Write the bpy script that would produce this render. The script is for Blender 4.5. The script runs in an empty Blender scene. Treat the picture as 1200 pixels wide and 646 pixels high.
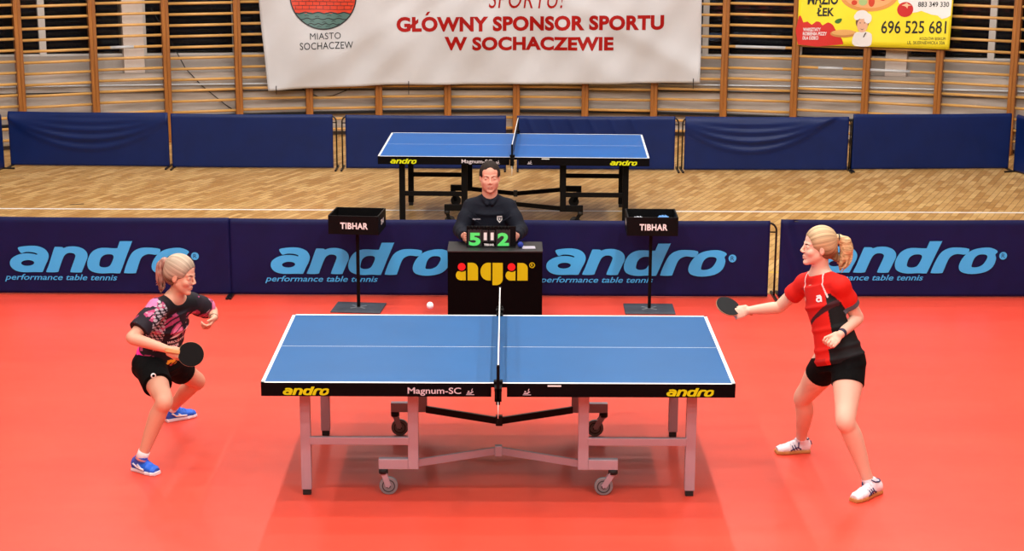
import bpy, bmesh, math, random
import numpy as np
from mathutils import Vector, Matrix
from mathutils.bvhtree import BVHTree
random.seed(7)
LP = 51.
SC = bpy.context.scene
COL = SC.collection
PI = math.pi
V = Vector

# ------------------------------------------------------------------ materials
def lin(c):
    return tuple(((x/255)/12.92 if x/255 <= .04045 else ((x/255+.055)/1.055)**2.4) for x in c)
def mat(name, rgb, rough=.5, metal=0., spec=.5, noise=0., nscale=8., coat=0., bump=0., bscale=60.):
    m = bpy.data.materials.new(name); m.use_nodes = True
    nt = m.node_tree; b = nt.nodes['Principled BSDF']
    c = (*lin(rgb), 1)
    b.inputs['Base Color'].default_value = c
    b.inputs['Roughness'].default_value = rough
    b.inputs['Metallic'].default_value = metal
    b.inputs['Specular IOR Level'].default_value = spec
    b.inputs['Coat Weight'].default_value = coat
    tc = nt.nodes.new('ShaderNodeTexCoord')
    if noise:
        n = nt.nodes.new('ShaderNodeTexNoise'); n.inputs['Scale'].default_value = nscale; n.inputs['Detail'].default_value = 5
        nt.links.new(tc.outputs['Object'], n.inputs['Vector'])
        r = nt.nodes.new('ShaderNodeValToRGB')
        r.color_ramp.elements[0].position = .3; r.color_ramp.elements[1].position = .7
        r.color_ramp.elements[0].color = (*[x*(1-noise) for x in c[:3]], 1)
        r.color_ramp.elements[1].color = (*[min(1, x*(1+noise)) for x in c[:3]], 1)
        nt.links.new(n.outputs['Fac'], r.inputs['Fac']); nt.links.new(r.outputs['Color'], b.inputs['Base Color'])
    if bump:
        n = nt.nodes.new('ShaderNodeTexNoise'); n.inputs['Scale'].default_value = bscale; n.inputs['Detail'].default_value = 3
        nt.links.new(tc.outputs['Object'], n.inputs['Vector'])
        bp = nt.nodes.new('ShaderNodeBump'); bp.inputs['Strength'].default_value = bump; bp.inputs['Distance'].default_value = .01
        nt.links.new(n.outputs['Fac'], bp.inputs['Height']); nt.links.new(bp.outputs['Normal'], b.inputs['Normal'])
    return m
def vmat(name, rough=.6, spec=.4, sss=0.):
    m = bpy.data.materials.new(name); m.use_nodes = True
    nt = m.node_tree; b = nt.nodes['Principled BSDF']
    a = nt.nodes.new('ShaderNodeAttribute'); a.attribute_name = 'Col'
    nt.links.new(a.outputs['Color'], b.inputs['Base Color'])
    b.inputs['Roughness'].default_value = rough; b.inputs['Specular IOR Level'].default_value = spec
    return m
M = {}
M['navy'] = mat('navy_cover', (9,14,64), .6, spec=.2, noise=.12, nscale=5, bump=.15, bscale=12)
M['blue_cover'] = mat('blue_cover', (2,28,84), .42, spec=.28, noise=.1, nscale=4)
M['logo_blue'] = mat('logo_blue', (58,172,236), .6)
M['black'] = mat('black_paint', (5,4,5), .55, spec=.12)
M['black_gloss'] = mat('black_board', (4,2,3), .6, spec=.05, noise=.2, nscale=3)
M['steel_dark'] = mat('dark_steel', (20,20,24), .4, .3)  # dark steel, also used as shade colour on the near table's rear braces
M['apron'] = mat('black_edge', (6,3,5), .6, spec=.08)
M['leg_silver'] = mat('silver_paint', (178,160,172), .38, .25)
M['table_blue'] = mat('table_blue', (8,84,142), .45, spec=.3, noise=.05, nscale=2.5)
M['table_blue_far'] = mat('table_blue_bright', (6,96,176), .45, spec=.35, noise=.04, nscale=2)
M['white_line'] = mat('white_line', (245,245,245), .5)
M['white'] = mat('white_plastic', (235,235,232), .5)
M['yellow'] = mat('yellow_print', (200,206,10), .6, spec=.2)
M['aga_yellow'] = mat('yellow_panel', (186,178,4), .6, spec=.2)
M['red_dot'] = mat('red_print', (214,10,20), .5)
M['print_white'] = mat('white_print', (232,226,226), .5)
M['print_grey'] = mat('pale_print', (205,195,205), .5)
M['print_black'] = mat('black_print', (18,18,18), .6)
M['banner_red'] = mat('red_lettering', (158,16,10), .6, spec=.15, noise=.1, nscale=3)
M['banner_black'] = mat('dark_lettering', (28,28,32), .6)
M['net'] = mat('net_black', (12,14,18), .7)
M['rubber'] = mat('rubber', (22,20,20), .7)
M['wheel'] = mat('wheel_grey', (128,124,128), .5)
M['wheel_dark'] = mat('wheel_dark', (40,34,36), .5)
M['base_grey'] = mat('grey_base', (62,66,76), .6, noise=.15, nscale=10)
M['green_digit'] = mat('green_digit', (90,240,120), .5)
M['wood_rung'] = mat('pale_wood', (206,156,88), .38, noise=.16, nscale=3)
M['tape'] = mat('grey_tape', (190,190,192), .4, noise=.1)
M['banner'] = mat('white_vinyl', (200,197,199), .6, spec=.2, noise=.03, nscale=2)
M['window_frame'] = mat('white_frame', (212,206,200), .5)
M['pier'] = mat('white_pier', (222,208,198), .7, noise=.05)
M['pipe'] = mat('silver_pipe', (205,208,212), .35, .4)
M['wire'] = mat('dark_wire', (25,22,22), .6)
M['paper'] = mat('paper', (165,160,172), .7)
M['towel'] = mat('blue_towel', (90,140,200), .9)
M['towel_w'] = mat('white_towel', (200,205,215), .9)
M['ball'] = mat('ball_white', (250,250,248), .4)
M['handle'] = mat('handle_wood', (196,140,84), .5, noise=.15, nscale=30)
M['ply'] = mat('blade_ply', (206,160,120), .5)
M['rubber_black'] = mat('rubber_sheet_black', (8,6,7), .65, spec=.15)
M['rubber_grey'] = mat('rubber_sheet_dark', (18,19,22), .6, spec=.2)
M['rubber_red'] = mat('rubber_sheet_red', (180,20,20), .5)

def wood_upright():
    m = mat('varnished_wood', (170,104,40), .4)
    nt = m.node_tree; b = nt.nodes['Principled BSDF']
    tc = nt.nodes.new('ShaderNodeTexCoord'); mp = nt.nodes.new('ShaderNodeMapping'); mp.inputs['Scale'].default_value = (30,30,1.6)
    n = nt.nodes.new('ShaderNodeTexNoise'); n.inputs['Scale'].default_value = 1.; n.inputs['Detail'].default_value = 4
    r = nt.nodes.new('ShaderNodeValToRGB'); r.color_ramp.elements[0].position=.3; r.color_ramp.elements[1].position=.7
    r.color_ramp.elements[0].color = (*lin((124,70,22)),1); r.color_ramp.elements[1].color = (*lin((174,108,42)),1)
    nt.links.new(tc.outputs['Object'], mp.inputs['Vector']); nt.links.new(mp.outputs['Vector'], n.inputs['Vector'])
    nt.links.new(n.outputs['Fac'], r.inputs['Fac']); nt.links.new(r.outputs['Color'], b.inputs['Base Color'])
    return m
M['wood'] = wood_upright()

def red_mat():
    m = mat('red_court', (226,73,54), .42, spec=.35)
    nt = m.node_tree; b = nt.nodes['Principled BSDF']
    tc = nt.nodes.new('ShaderNodeTexCoord'); mp = nt.nodes.new('ShaderNodeMapping'); mp.inputs['Scale'].default_value = (.25,1.4,1)
    n = nt.nodes.new('ShaderNodeTexNoise'); n.inputs['Scale'].default_value = 1.3; n.inputs['Detail'].default_value = 6; n.inputs['Roughness'].default_value=.6
    r = nt.nodes.new('ShaderNodeValToRGB'); r.color_ramp.elements[0].position=.25; r.color_ramp.elements[1].position=.75
    r.color_ramp.elements[0].color = (*lin((218,70,53)),1); r.color_ramp.elements[1].color = (*lin((234,81,61)),1)
    nt.links.new(tc.outputs['Object'], mp.inputs['Vector']); nt.links.new(mp.outputs['Vector'], n.inputs['Vector'])
    nt.links.new(n.outputs['Fac'], r.inputs['Fac']); nt.links.new(r.outputs['Color'], b.inputs['Base Color'])
    n2 = nt.nodes.new('ShaderNodeTexNoise'); n2.inputs['Scale'].default_value = 2.2; n2.inputs['Detail'].default_value = 4
    nt.links.new(tc.outputs['Object'], n2.inputs['Vector'])
    mr = nt.nodes.new('ShaderNodeMapRange'); mr.inputs['To Min'].default_value=.3; mr.inputs['To Max'].default_value=.5
    nt.links.new(n2.outputs['Fac'], mr.inputs['Value']); nt.links.new(mr.outputs['Result'], b.inputs['Roughness'])
    return m
M['court'] = red_mat()

def parquet():
    m = mat('parquet', (190,140,80), .38, spec=.45)
    nt = m.node_tree; b = nt.nodes['Principled BSDF']; L = nt.links.new
    tc = nt.nodes.new('ShaderNodeTexCoord'); mp = nt.nodes.new('ShaderNodeMapping')
    mp.inputs['Rotation'].default_value = (0,0,math.radians(-66))
    L(tc.outputs['Object'], mp.inputs['Vector'])
    br = nt.nodes.new('ShaderNodeTexBrick'); br.offset = .5
    br.inputs['Color1'].default_value = (*lin((186,138,76)),1); br.inputs['Color2'].default_value = (*lin((226,184,120)),1)
    br.inputs['Mortar'].default_value = (*lin((134,92,48)),1)
    br.inputs['Scale'].default_value = 1.; br.inputs['Brick Width'].default_value = .27; br.inputs['Row Height'].default_value = .07
    br.inputs['Mortar Size'].default_value = .003; br.inputs['Bias'].default_value = -.1
    L(mp.outputs['Vector'], br.inputs['Vector'])
    mp2 = nt.nodes.new('ShaderNodeMapping'); mp2.inputs['Rotation'].default_value = (0,0,math.radians(-66)); mp2.inputs['Scale'].default_value = (2,14,1)
    L(tc.outputs['Object'], mp2.inputs['Vector'])
    n = nt.nodes.new('ShaderNodeTexNoise'); n.inputs['Scale'].default_value = 1.; n.inputs['Detail'].default_value = 6
    L(mp2.outputs['Vector'], n.inputs['Vector'])
    mx = nt.nodes.new('ShaderNodeMix'); mx.data_type='RGBA'; mx.blend_type='OVERLAY'; mx.inputs['Factor'].default_value=.3
    L(br.outputs['Color'], mx.inputs[6]); L(n.outputs['Fac'], mx.inputs[7]); L(mx.outputs[2], b.inputs['Base Color'])
    return m
M['parquet'] = parquet()

def plaster():
    m = mat('streaked_wall', (176,160,146), .6)
    nt = m.node_tree; b = nt.nodes['Principled BSDF']; L = nt.links.new
    tc = nt.nodes.new('ShaderNodeTexCoord'); mp = nt.nodes.new('ShaderNodeMapping'); mp.inputs['Scale'].default_value = (.9,.9,9)
    n = nt.nodes.new('ShaderNodeTexNoise'); n.inputs['Scale'].default_value = 1.4; n.inputs['Detail'].default_value = 6
    r = nt.nodes.new('ShaderNodeValToRGB'); r.color_ramp.elements[0].position=.3; r.color_ramp.elements[1].position=.72
    r.color_ramp.elements[0].color = (*lin((160,146,134)),1); r.color_ramp.elements[1].color = (*lin((220,208,198)),1)
    L(tc.outputs['Object'], mp.inputs['Vector']); L(mp.outputs['Vector'], n.inputs['Vector'])
    L(n.outputs['Fac'], r.inputs['Fac']); L(r.outputs['Color'], b.inputs['Base Color'])
    return m
M['plaster'] = plaster()
M['band'] = mat('grey_band', (168,158,150), .55, noise=.12, nscale=1.5)
M['ceiling'] = mat('ceiling_paint', (110,106,100), .8, noise=.05)
M['side'] = mat('side_paint', (120,112,100), .8, noise=.05)
M['baseboard'] = mat('baseboard_dark', (60,44,34), .6)
M['base_light'] = mat('baseboard_light', (200,184,160), .6)

def glass():
    m = bpy.data.materials.new('night_glass'); m.use_nodes = True
    nt = m.node_tree; b = nt.nodes['Principled BSDF']
    b.inputs['Base Color'].default_value = (*lin((235,240,245)),1); b.inputs['Roughness'].default_value = .04
    b.inputs['Transmission Weight'].default_value = 1.; b.inputs['IOR'].default_value = 1.45
    return m
M['glass'] = glass()
M['outside'] = mat('night_wall_outside', (16,18,24), .8, noise=.6, nscale=.8)
M['curtain'] = mat('maroon_curtain', (56,18,34), .9, noise=.3, nscale=6)
M['skin_a'] = vmat('skin_a', .5, .35); M['skin_b'] = vmat('skin_b', .5, .35); M['cloth_v'] = vmat('printed_cloth', .75, .25)
M['skin_u'] = vmat('skin_u', .55, .3)
M['shorts'] = mat('black_shorts', (6,6,7), .85, spec=.12, noise=.2, nscale=20, bump=.3, bscale=30)
M['jacket'] = mat('navy_jacket', (14,18,30), .8, spec=.2, noise=.15, nscale=12, bump=.5, bscale=14)
M['shoe_blue'] = mat('shoe_blue', (22,96,214), .5, noise=.12, nscale=40)
M['shoe_white'] = mat('shoe_white', (232,228,236), .5)
M['sock'] = mat('white_sock', (225,222,225), .85)
M['gum'] = mat('gum_sole', (190,128,70), .6)
M['navy_print'] = mat('navy_stripe', (32,34,90), .5)
M['eye'] = mat('eye_white', (188,176,168), .4); M['iris'] = mat('iris_dark', (40,34,32), .3)
M['brow'] = mat('brow_brown', (74,48,32), .9, spec=.1)
M['grey_cuff'] = mat('grey_cuff', (84,88,98), .75)
M['watch'] = mat('watch_strap', (24,26,60), .5)
def hairmat(name, c1, c2, scale, rot=(0,0,0)):
    m = mat(name, c1, .45, spec=.4)
    nt = m.node_tree; b = nt.nodes['Principled BSDF']; L = nt.links.new
    tc = nt.nodes.new('ShaderNodeTexCoord'); mp = nt.nodes.new('ShaderNodeMapping'); mp.inputs['Scale'].default_value = scale; mp.inputs['Rotation'].default_value = rot
    n = nt.nodes.new('ShaderNodeTexNoise'); n.inputs['Scale'].default_value = 1.; n.inputs['Detail'].default_value = 4
    r = nt.nodes.new('ShaderNodeValToRGB'); r.color_ramp.elements[0].position=.35; r.color_ramp.elements[1].position=.65
    r.color_ramp.elements[0].color = (*lin(c1),1); r.color_ramp.elements[1].color = (*lin(c2),1)
    L(tc.outputs['Object'], mp.inputs['Vector']); L(mp.outputs['Vector'], n.inputs['Vector'])
    L(n.outputs['Fac'], r.inputs['Fac']); L(r.outputs['Color'], b.inputs['Base Color'])
    bp = nt.nodes.new('ShaderNodeBump'); bp.inputs['Strength'].default_value=.3; bp.inputs['Distance'].default_value=.003
    L(n.outputs['Fac'], bp.inputs['Height']); L(bp.outputs['Normal'], b.inputs['Normal'])
    return m
M['hair_v'] = vmat('hair_strands', .5, .3)
M['hair_a'] = hairmat('hair_ash_blonde', (128,96,68), (206,182,152), (12,90,130), (0,.5,0))
M['hair_a2'] = hairmat('hair_ponytail', (104,66,58), (190,146,130), (90,70,12))
M['hair_b'] = hairmat('hair_blonde', (158,120,76), (226,196,148), (12,90,150), (0,-.35,0))
M['hair_u'] = mat('hair_short_brown', (40,31,27), .8, spec=.2, noise=.25, nscale=60)

# ------------------------------------------------------------------ mesh helpers
class MB:
    """collects solids into ONE mesh"""
    def __init__(s): s.v = []; s.f = []; s.m = []; s.cur = 0; s.smooth = []
    def add(s, verts, faces, smooth=False):
        o = len(s.v); s.v += [tuple(v) for v in verts]
        for f in faces: s.f.append(tuple(i+o for i in f)); s.m.append(s.cur); s.smooth.append(smooth)
        return s
    def box(s, x0, x1, y0, y1, z0, z1, bev=0.):
        if bev:
            bm = bmesh.new(); bmesh.ops.create_cube(bm, size=1)
            for v in bm.verts: v.co = V(((x0+x1)/2+v.co.x*(x1-x0), (y0+y1)/2+v.co.y*(y1-y0), (z0+z1)/2+v.co.z*(z1-z0)))
            bmesh.ops.bevel(bm, geom=bm.edges[:], offset=bev, segments=2, affect='EDGES', profile=.5)
            bm.verts.ensure_lookup_table()
            vs = [v.co.copy() for v in bm.verts]; bm.verts.index_update(); fs = [[v.index for v in f.verts] for f in bm.faces]; bm.free()
            return s.add(vs, fs)
        vs = [(x,y,z) for z in (z0,z1) for y in (y0,y1) for x in (x0,x1)]
        return s.add(vs, [(0,2,3,1),(4,5,7,6),(0,1,5,4),(2,6,7,3),(0,4,6,2),(1,3,7,5)])
    def bar(s, a, b, w, h, up=(0,0,1)):
        a = V(a); b = V(b); d = (b-a).normalized(); u = V(up)
        if abs(d.dot(u)) > .99: u = V((0,1,0))
        r = d.cross(u).normalized(); u = r.cross(d)
        vs = [p + r*sx*w/2 + u*sy*h/2 for p in (a,b) for sx,sy in ((-1,-1),(1,-1),(1,1),(-1,1))]
        return s.add(vs, [(3,2,1,0),(4,5,6,7),(0,1,5,4),(1,2,6,5),(2,3,7,6),(3,0,4,7)])
    def tube(s, pts, r, n=10, closed=False, caps=True):
        pts = [V(p) for p in pts]; N = len(pts); rr = r if isinstance(r,(list,tuple)) else [r]*N
        vs = []; prev = None
        for i,p in enumerate(pts):
            if closed: d = (pts[(i+1)%N]-pts[i-1]).normalized()
            else: d = (pts[min(i+1,N-1)]-pts[max(i-1,0)]).normalized()
            if prev is None:
                u = V((0,0,1)) if abs(d.z) < .9 else V((0,1,0))
                a = d.cross(u).normalized()
            else: a = (prev - d*prev.dot(d)).normalized()
            prev = a; b = d.cross(a)
            for k in range(n):
                t = 2*PI*k/n; vs.append(p + (a*math.cos(t)+b*math.sin(t))*rr[i])
        fs = []
        for i in range(N if closed else N-1):
            j = (i+1)%N
            for k in range(n): fs.append((i*n+k, i*n+(k+1)%n, j*n+(k+1)%n, j*n+k))
        s.add(vs, fs, True)
        if caps and not closed:
            o = len(s.v)-len(vs)
            s.f.append(tuple(o+k for k in range(n))[::-1]); s.m.append(s.cur); s.smooth.append(False)
            s.f.append(tuple(o+(N-1)*n+k for k in range(n))); s.m.append(s.cur); s.smooth.append(False)
        return s
    def sphere(s, c, r, n=20, m=12, rz=None):
        vs = []; fs = []
        for i in range(m+1):
            t = PI*i/m
            for k in range(n):
                a = 2*PI*k/n; vs.append((c[0]+r*math.sin(t)*math.cos(a), c[1]+r*math.sin(t)*math.sin(a), c[2]+(rz or r)*math.cos(t)))
        for i in range(m):
            for k in range(n): fs.append((i*n+k, (i+1)*n+k, (i+1)*n+(k+1)%n, i*n+(k+1)%n))
        return s.add(vs, fs, True)
    def disc(s, c, axis, r, t, n=28, bev=0):
        c = V(c); a = V(axis).normalized()
        pts = [c-a*t/2, c-a*t/2, c+a*t/2, c+a*t/2]
        return s.tube([c-a*t/2, c-a*(t/2-bev) if bev else c-a*t/2*.999, c+a*(t/2-bev) if bev else c+a*t/2*.999, c+a*t/2], [r-bev,r,r,r-bev], n)
    def xf(s, mtx):
        s.v = [tuple(mtx @ V(v)) for v in s.v]; return s
    def build(s, name, mats, parent=None):
        me = bpy.data.meshes.new(name); me.from_pydata(s.v, [], s.f)
        if not isinstance(mats,(list,tuple)): mats = [mats]
        for m_ in mats: me.materials.append(m_)
        me.polygons.foreach_set('material_index', s.m); me.polygons.foreach_set('use_smooth', s.smooth)
        me.validate(); me.update()
        o = bpy.data.objects.new(name, me); COL.objects.link(o)
        if parent is not None: o.parent = parent
        return o
def tag(o, label=None, cat=None, group=None, kind=None):
    if label: o['label'] = label
    if cat: o['category'] = cat
    if group: o['group'] = group
    if kind: o['kind'] = kind
    return o
def thing(name, label, cat, loc=(0,0,0), rz=0, group=None):
    o = bpy.data.objects.new(name, None); COL.objects.link(o); o.empty_display_size = .1
    o.location = loc; o.rotation_euler = (0,0,rz)
    return tag(o, label, cat, group)
def copy_tree(o, parent=None):
    c = o.copy(); COL.objects.link(c)
    if parent is not None: c.parent = parent
    for ch in [x for x in bpy.data.objects if x.parent is o]: copy_tree(ch, c)
    return c
def setmesh(name, verts, faces, material, parent=None, smooth=False):
    mb = MB(); mb.add(verts, faces, smooth); return mb.build(name, material, parent)

# 2-D shapes -> flat triangulated (verts2d, faces)
def catmull(pts, n=4):
    out = []; N = len(pts)
    for i in range(N):
        p0,p1,p2,p3 = [V(pts[(i+k-1)%N]) for k in range(4)]
        for j in range(n):
            t = j/n
            out.append(.5*((2*p1)+(p2-p0)*t+(2*p0-5*p1+4*p2-p3)*t*t+(3*p1-p0-3*p2+p3)*t**3))
    return [(q[0],q[1]) for q in out]
def curve_mesh(cu):
    ob = bpy.data.objects.new('tmp', cu); COL.objects.link(ob)
    dg = bpy.context.evaluated_depsgraph_get(); dg.update()
    me = bpy.data.meshes.new_from_object(ob.evaluated_get(dg))
    vs = [(v.co.x, v.co.y) for v in me.vertices]; fs = [tuple(p.vertices) for p in me.polygons]
    bpy.data.objects.remove(ob); bpy.data.curves.remove(cu); bpy.data.meshes.remove(me)
    return vs, fs
def shape2d(loops, smooth=0):
    cu = bpy.data.curves.new('tmp','CURVE'); cu.dimensions='2D'; cu.fill_mode='BOTH'
    for lp in loops:
        pts = catmull(lp, smooth) if smooth else lp
        sp = cu.splines.new('POLY'); sp.points.add(len(pts)-1); sp.use_cyclic_u = True
        for i,q in enumerate(pts): sp.points[i].co = (q[0],q[1],0,1)
    return curve_mesh(cu)
def text2d(body, bold=.0, shear=0., space=1.):
    cu = bpy.data.curves.new('tmp','FONT'); cu.body = body; cu.size = 1; cu.offset = bold; cu.shear = shear; cu.space_character = space; cu.resolution_u = 4
    return curve_mesh(cu)
def fit(vf, x0, x1, y0, y1):
    """scale a 2-D mesh into a rectangle"""
    vs, fs = vf; xs = [v[0] for v in vs]; ys = [v[1] for v in vs]
    ax,bx,ay,by = min(xs),max(xs),min(ys),max(ys)
    return [((x-ax)/(bx-ax)*(x1-x0)+x0, (y-ay)/(by-ay)*(y1-y0)+y0) for x,y in vs], fs
def merge(*vfs):
    V2 = []; F2 = []
    for vs,fs in vfs:
        o = len(V2); V2 += list(vs); F2 += [tuple(i+o for i in f) for f in fs]
    return V2, F2
def circ(cx, cy, r, n=24, ry=None):
    return [(cx+r*math.cos(2*PI*k/n), cy+(ry or r)*math.sin(2*PI*k/n)) for k in range(n)]
def densify(vf, maxlen):
    vs, fs = vf
    bm = bmesh.new(); bv = [bm.verts.new((x,y,0)) for x,y in vs]
    for f in fs:
        try: bm.faces.new([bv[i] for i in f])
        except ValueError: pass
    bmesh.ops.triangulate(bm, faces=bm.faces[:])
    for _ in range(6):
        e = [e for e in bm.edges if e.calc_length() > maxlen]
        if not e: break
        bmesh.ops.subdivide_edges(bm, edges=e, cuts=1); bmesh.ops.triangulate(bm, faces=[f for f in bm.faces if len(f.verts)>3])
    bm.verts.index_update()
    out = [(v.co.x,v.co.y) for v in bm.verts], [tuple(v.index for v in f.verts) for f in bm.faces]
    bm.free(); return out
def decal(name, vf, fn, material, parent=None, flip=False):
    vs, fs = vf
    v3 = [fn(x,y) for x,y in vs]
    if flip: fs = [f[::-1] for f in fs]
    return setmesh(name, v3, fs, material, parent)

# the long italic wordmark, traced in units where y grows downwards
def wordmark():
    k = .1
    a_out = [(220,105),(262,87),(380,76),(470,85),(540,118),(575,175),(568,235),(530,310),(498,378),(478,388),(390,388),(262,390),(180,372),(132,335),(115,290),(130,240),(180,200),(250,174),(330,166),(400,172),(437,182),(441,170),(390,153),(315,150),(262,165),(238,145)]
    a_in = [(325+76*math.cos(t)+10*math.sin(t), 280+33*math.sin(t)-8*math.cos(t)) for t in [2*PI*i/14 for i in range(14)]]
    n_ = [(650,95),(672,88),(738,90),(758,100),(810,84),(900,82),(980,105),(1025,150),(1032,205),(1008,265),(962,368),(943,388),(835,388),(822,372),(850,300),(883,218),(888,182),(862,162),(812,160),(768,183),(735,240),(690,352),(668,386),(550,388),(540,372),(572,300),(620,170)]
    d_ = [(102.3,28.5),(104.5,20.5),(110,13.4),(120,9.6),(137,10),(139.3,8),(141.6,2.4),(143,1.7),(155,1.6),(156,2.6),(149,19),(141.4,37.4),(139,39.7),(129.5,39.4),(119,39.9),(110,38.6),(104,35)]
    d_i = [(116.5,29.3),(118.7,21.7),(124,17.7),(131.2,17.3),(133.8,20),(131.7,26),(128.4,31),(123,32.7),(118,32)]
    r_ = [(157.7,39.3),(146.5,39.4),(145.3,37.4),(150,25),(155.5,15.4),(163,10.4),(173,8.9),(188.6,10.6),(185,17.2),(175,16.6),(168,19.3),(164.2,25),(159.8,37.2)]
    o_ = [(177.7,31.5),(181.2,22),(188.8,14),(199,10),(212,9),(220,11.5),(222.3,14.2),(219.8,17.3),(221,22.3),(218,31.5),(209,38),(193.5,40.4),(181.2,38)]
    o_i = [(192.7,30.6),(195.3,22),(200.8,17.5),(208.6,17.5),(210.6,21),(206.4,28.5),(200.8,31.8),(194.6,32.4)]
    parts = [shape2d([[(x*k,y*k) for x,y in a_out],[(x*k,y*k) for x,y in a_in]],3),
             shape2d([[(x*k,y*k) for x,y in n_]],3), shape2d([d_,d_i],3), shape2d([r_],3), shape2d([o_,o_i],3)]
    return merge(*parts)
WM = wordmark()
REG = shape2d([circ(0,0,4.6)]); REG_R = fit(text2d('R',.0), -1.9,2.1,2.5,-2.5)   # the registered mark

# ------------------------------------------------------------------ setting
CX, CY, RW = .1, -1.1, 14.4
def A(phi, R, z): return (CX+R*math.sin(phi), CY+R*math.cos(phi), z)
def bow(phi): return .55*phi*phi
def arc_solid(name, p0, p1, R0, R1, z0, z1, material, parent=None, n=24, lift0=True, lift1=True, mats=None):
    vs = []; fs = []
    for i in range(n+1):
        p = p0+(p1-p0)*i/n; a = z0+(bow(p) if lift0 else 0); b = z1+(bow(p) if lift1 else 0)
        vs += [A(p,R0,a),A(p,R1,a),A(p,R1,b),A(p,R0,b)]
    for i in range(n):
        o = i*4
        for k in range(4): fs.append((o+k, o+(k+1)%4, o+4+(k+1)%4, o+4+k))
    fs.append((3,2,1,0)); fs.append(tuple(n*4+k for k in range(4)))
    return setmesh(name, vs, fs, material, parent)
def struct(o): o['kind'] = 'structure'; return o

# floor: parquet hall floor, sunk a little under the red court covering
mb = MB(); mb.box(-12,12,-14,4.36,-.1,-.006); mb.box(-12,12,4.36,13.9,-.1,0)
floor = struct(mb.build('floor', M['parquet']))
mb = MB(); mb.box(-12,12,7.925,7.965,0,.0008); mb.build('painted_line', M['white_line'], floor)
mb = MB(); mb.box(-12,12,5.15,5.18,0,.0008); mb.build('painted_line', mat('yellow_line',(224,190,40),.5), floor)
o = MB().box(-.075,.075,-.012,.012,0,.002).build('tape_mark', M['rubber']); o.location=(-4.647,8.19,0); o.rotation_euler.z=.35
tag(o, 'short dark strip of tape on the parquet left of the far table', 'tape')
mb = MB(); mb.box(-9,9,-8,4.345,-.006,0)
tag(mb.build('court_mat', M['court']), 'red rubber court covering under the near table and both players', 'mat')
for i,xx in enumerate((-6.9,6.9)): pass

pm = .5
w = arc_solid('wall_back', -.62, .62, RW, RW+.5, 0, .84, M['plaster'], None, 48, False, True); struct(w)
arc_solid('window_band', -.62, .62, RW+.12, RW+.5, .84, 1.06, M['band'], w, 48)
arc_solid('upper_wall', -.62, .62, RW+.02, RW+.5, 4.4, 7.6, M['side'], w, 48, True, False)
o = struct(arc_solid('baseboard_back', -.62, .62, RW-.015, RW, 0, .05, M['baseboard'], None, 48, False, False))
arc_solid('skirting_cap', -.62, .62, RW-.02, RW, .05, .075, M['base_light'], o, 48, False, False)
piers = [(-.3608,-.3425),(.3467,.3657),(-.012,.008)]
for k,(a,b) in enumerate(piers):
    struct(arc_solid('trim_%d'%(k+1), a, b, RW+.01, RW+.4, .842, 4.42, M['pier'], None, 2))
bays = [(-.56,-.3608,[(-.4336,-.4277)]),(-.3425,-.012,[(-.3425,-.3390),(-.2608,-.2583),(-.13,-.127)]),(.008,.3467,[(.09,.0935),(.1776,.1832),(.2665,.2696)]),(.3657,.56,[(.4354,.4413)])]
for k,(a,b,mul) in enumerate(bays):
    wnd = struct(arc_solid('window_%d'%(k+1), a, b, RW+.14, RW+.2, 1.06, 1.085, M['window_frame'], None, 12))
    arc_solid('window_frame', a, b, RW+.14, RW+.2, 4.34, 4.4, M['window_frame'], wnd, 12)
    for (c,d) in mul: arc_solid('mullion', c, d, RW+.12, RW+.2, 1.06, 4.36, M['window_frame'], wnd, 1)
    arc_solid('pane', a, b, RW+.165, RW+.175, 1.085, 4.36, M['glass'], wnd, 16)
struct(arc_solid('wall_outside', -.7, .7, RW+3.0, RW+3.2, -1, 7.6, M['outside'], None, 24, False, False))
struct(MB().box(-12.2,-12,-14.2,14,-.1,7.8).build('wall_left', M['side']))
struct(MB().box(12,12.2,-14.2,14,-.1,7.8).build('wall_right', M['side']))
struct(MB().box(-12,12,-14.2,-14,-.1,7.8).build('wall_front', M['side']))
struct(MB().box(-12.2,12.2,-14.2,14.2,7.6,7.8).build('ceiling', M['ceiling']))

# silver pipe along the wall, and a dark tube added as a shadow line
def arc_pipe(name, p0, p1, R, z, r, material, label):
    pts = [A(p0+(p1-p0)*i/60, R, z+bow(p0+(p1-p0)*i/60)) for i in range(61)]
    mb = MB(); mb.tube(pts, r, 8)
    for i in range(3,60,8):
        p = p0+(p1-p0)*i/60; mb.tube([A(p,R,z+bow(p)), A(p,RW+.005,z+bow(p))], .006, 6)
    return tag(mb.build(name, material), label, 'pipe')
arc_pipe('heating_pipe', -.5, .5, RW-.05, .69, .014, M['pipe'], 'silver pipe running along the back wall behind the wall bars')
arc_pipe('shadow_line_tube', -.5, .5, RW-.03, .60, .008, M['wire'], 'thin dark tube put in as the shadow line along the back wall just below the silver pipe')  # no real pipe: a shadow line on the wall, built as a dark tube

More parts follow.
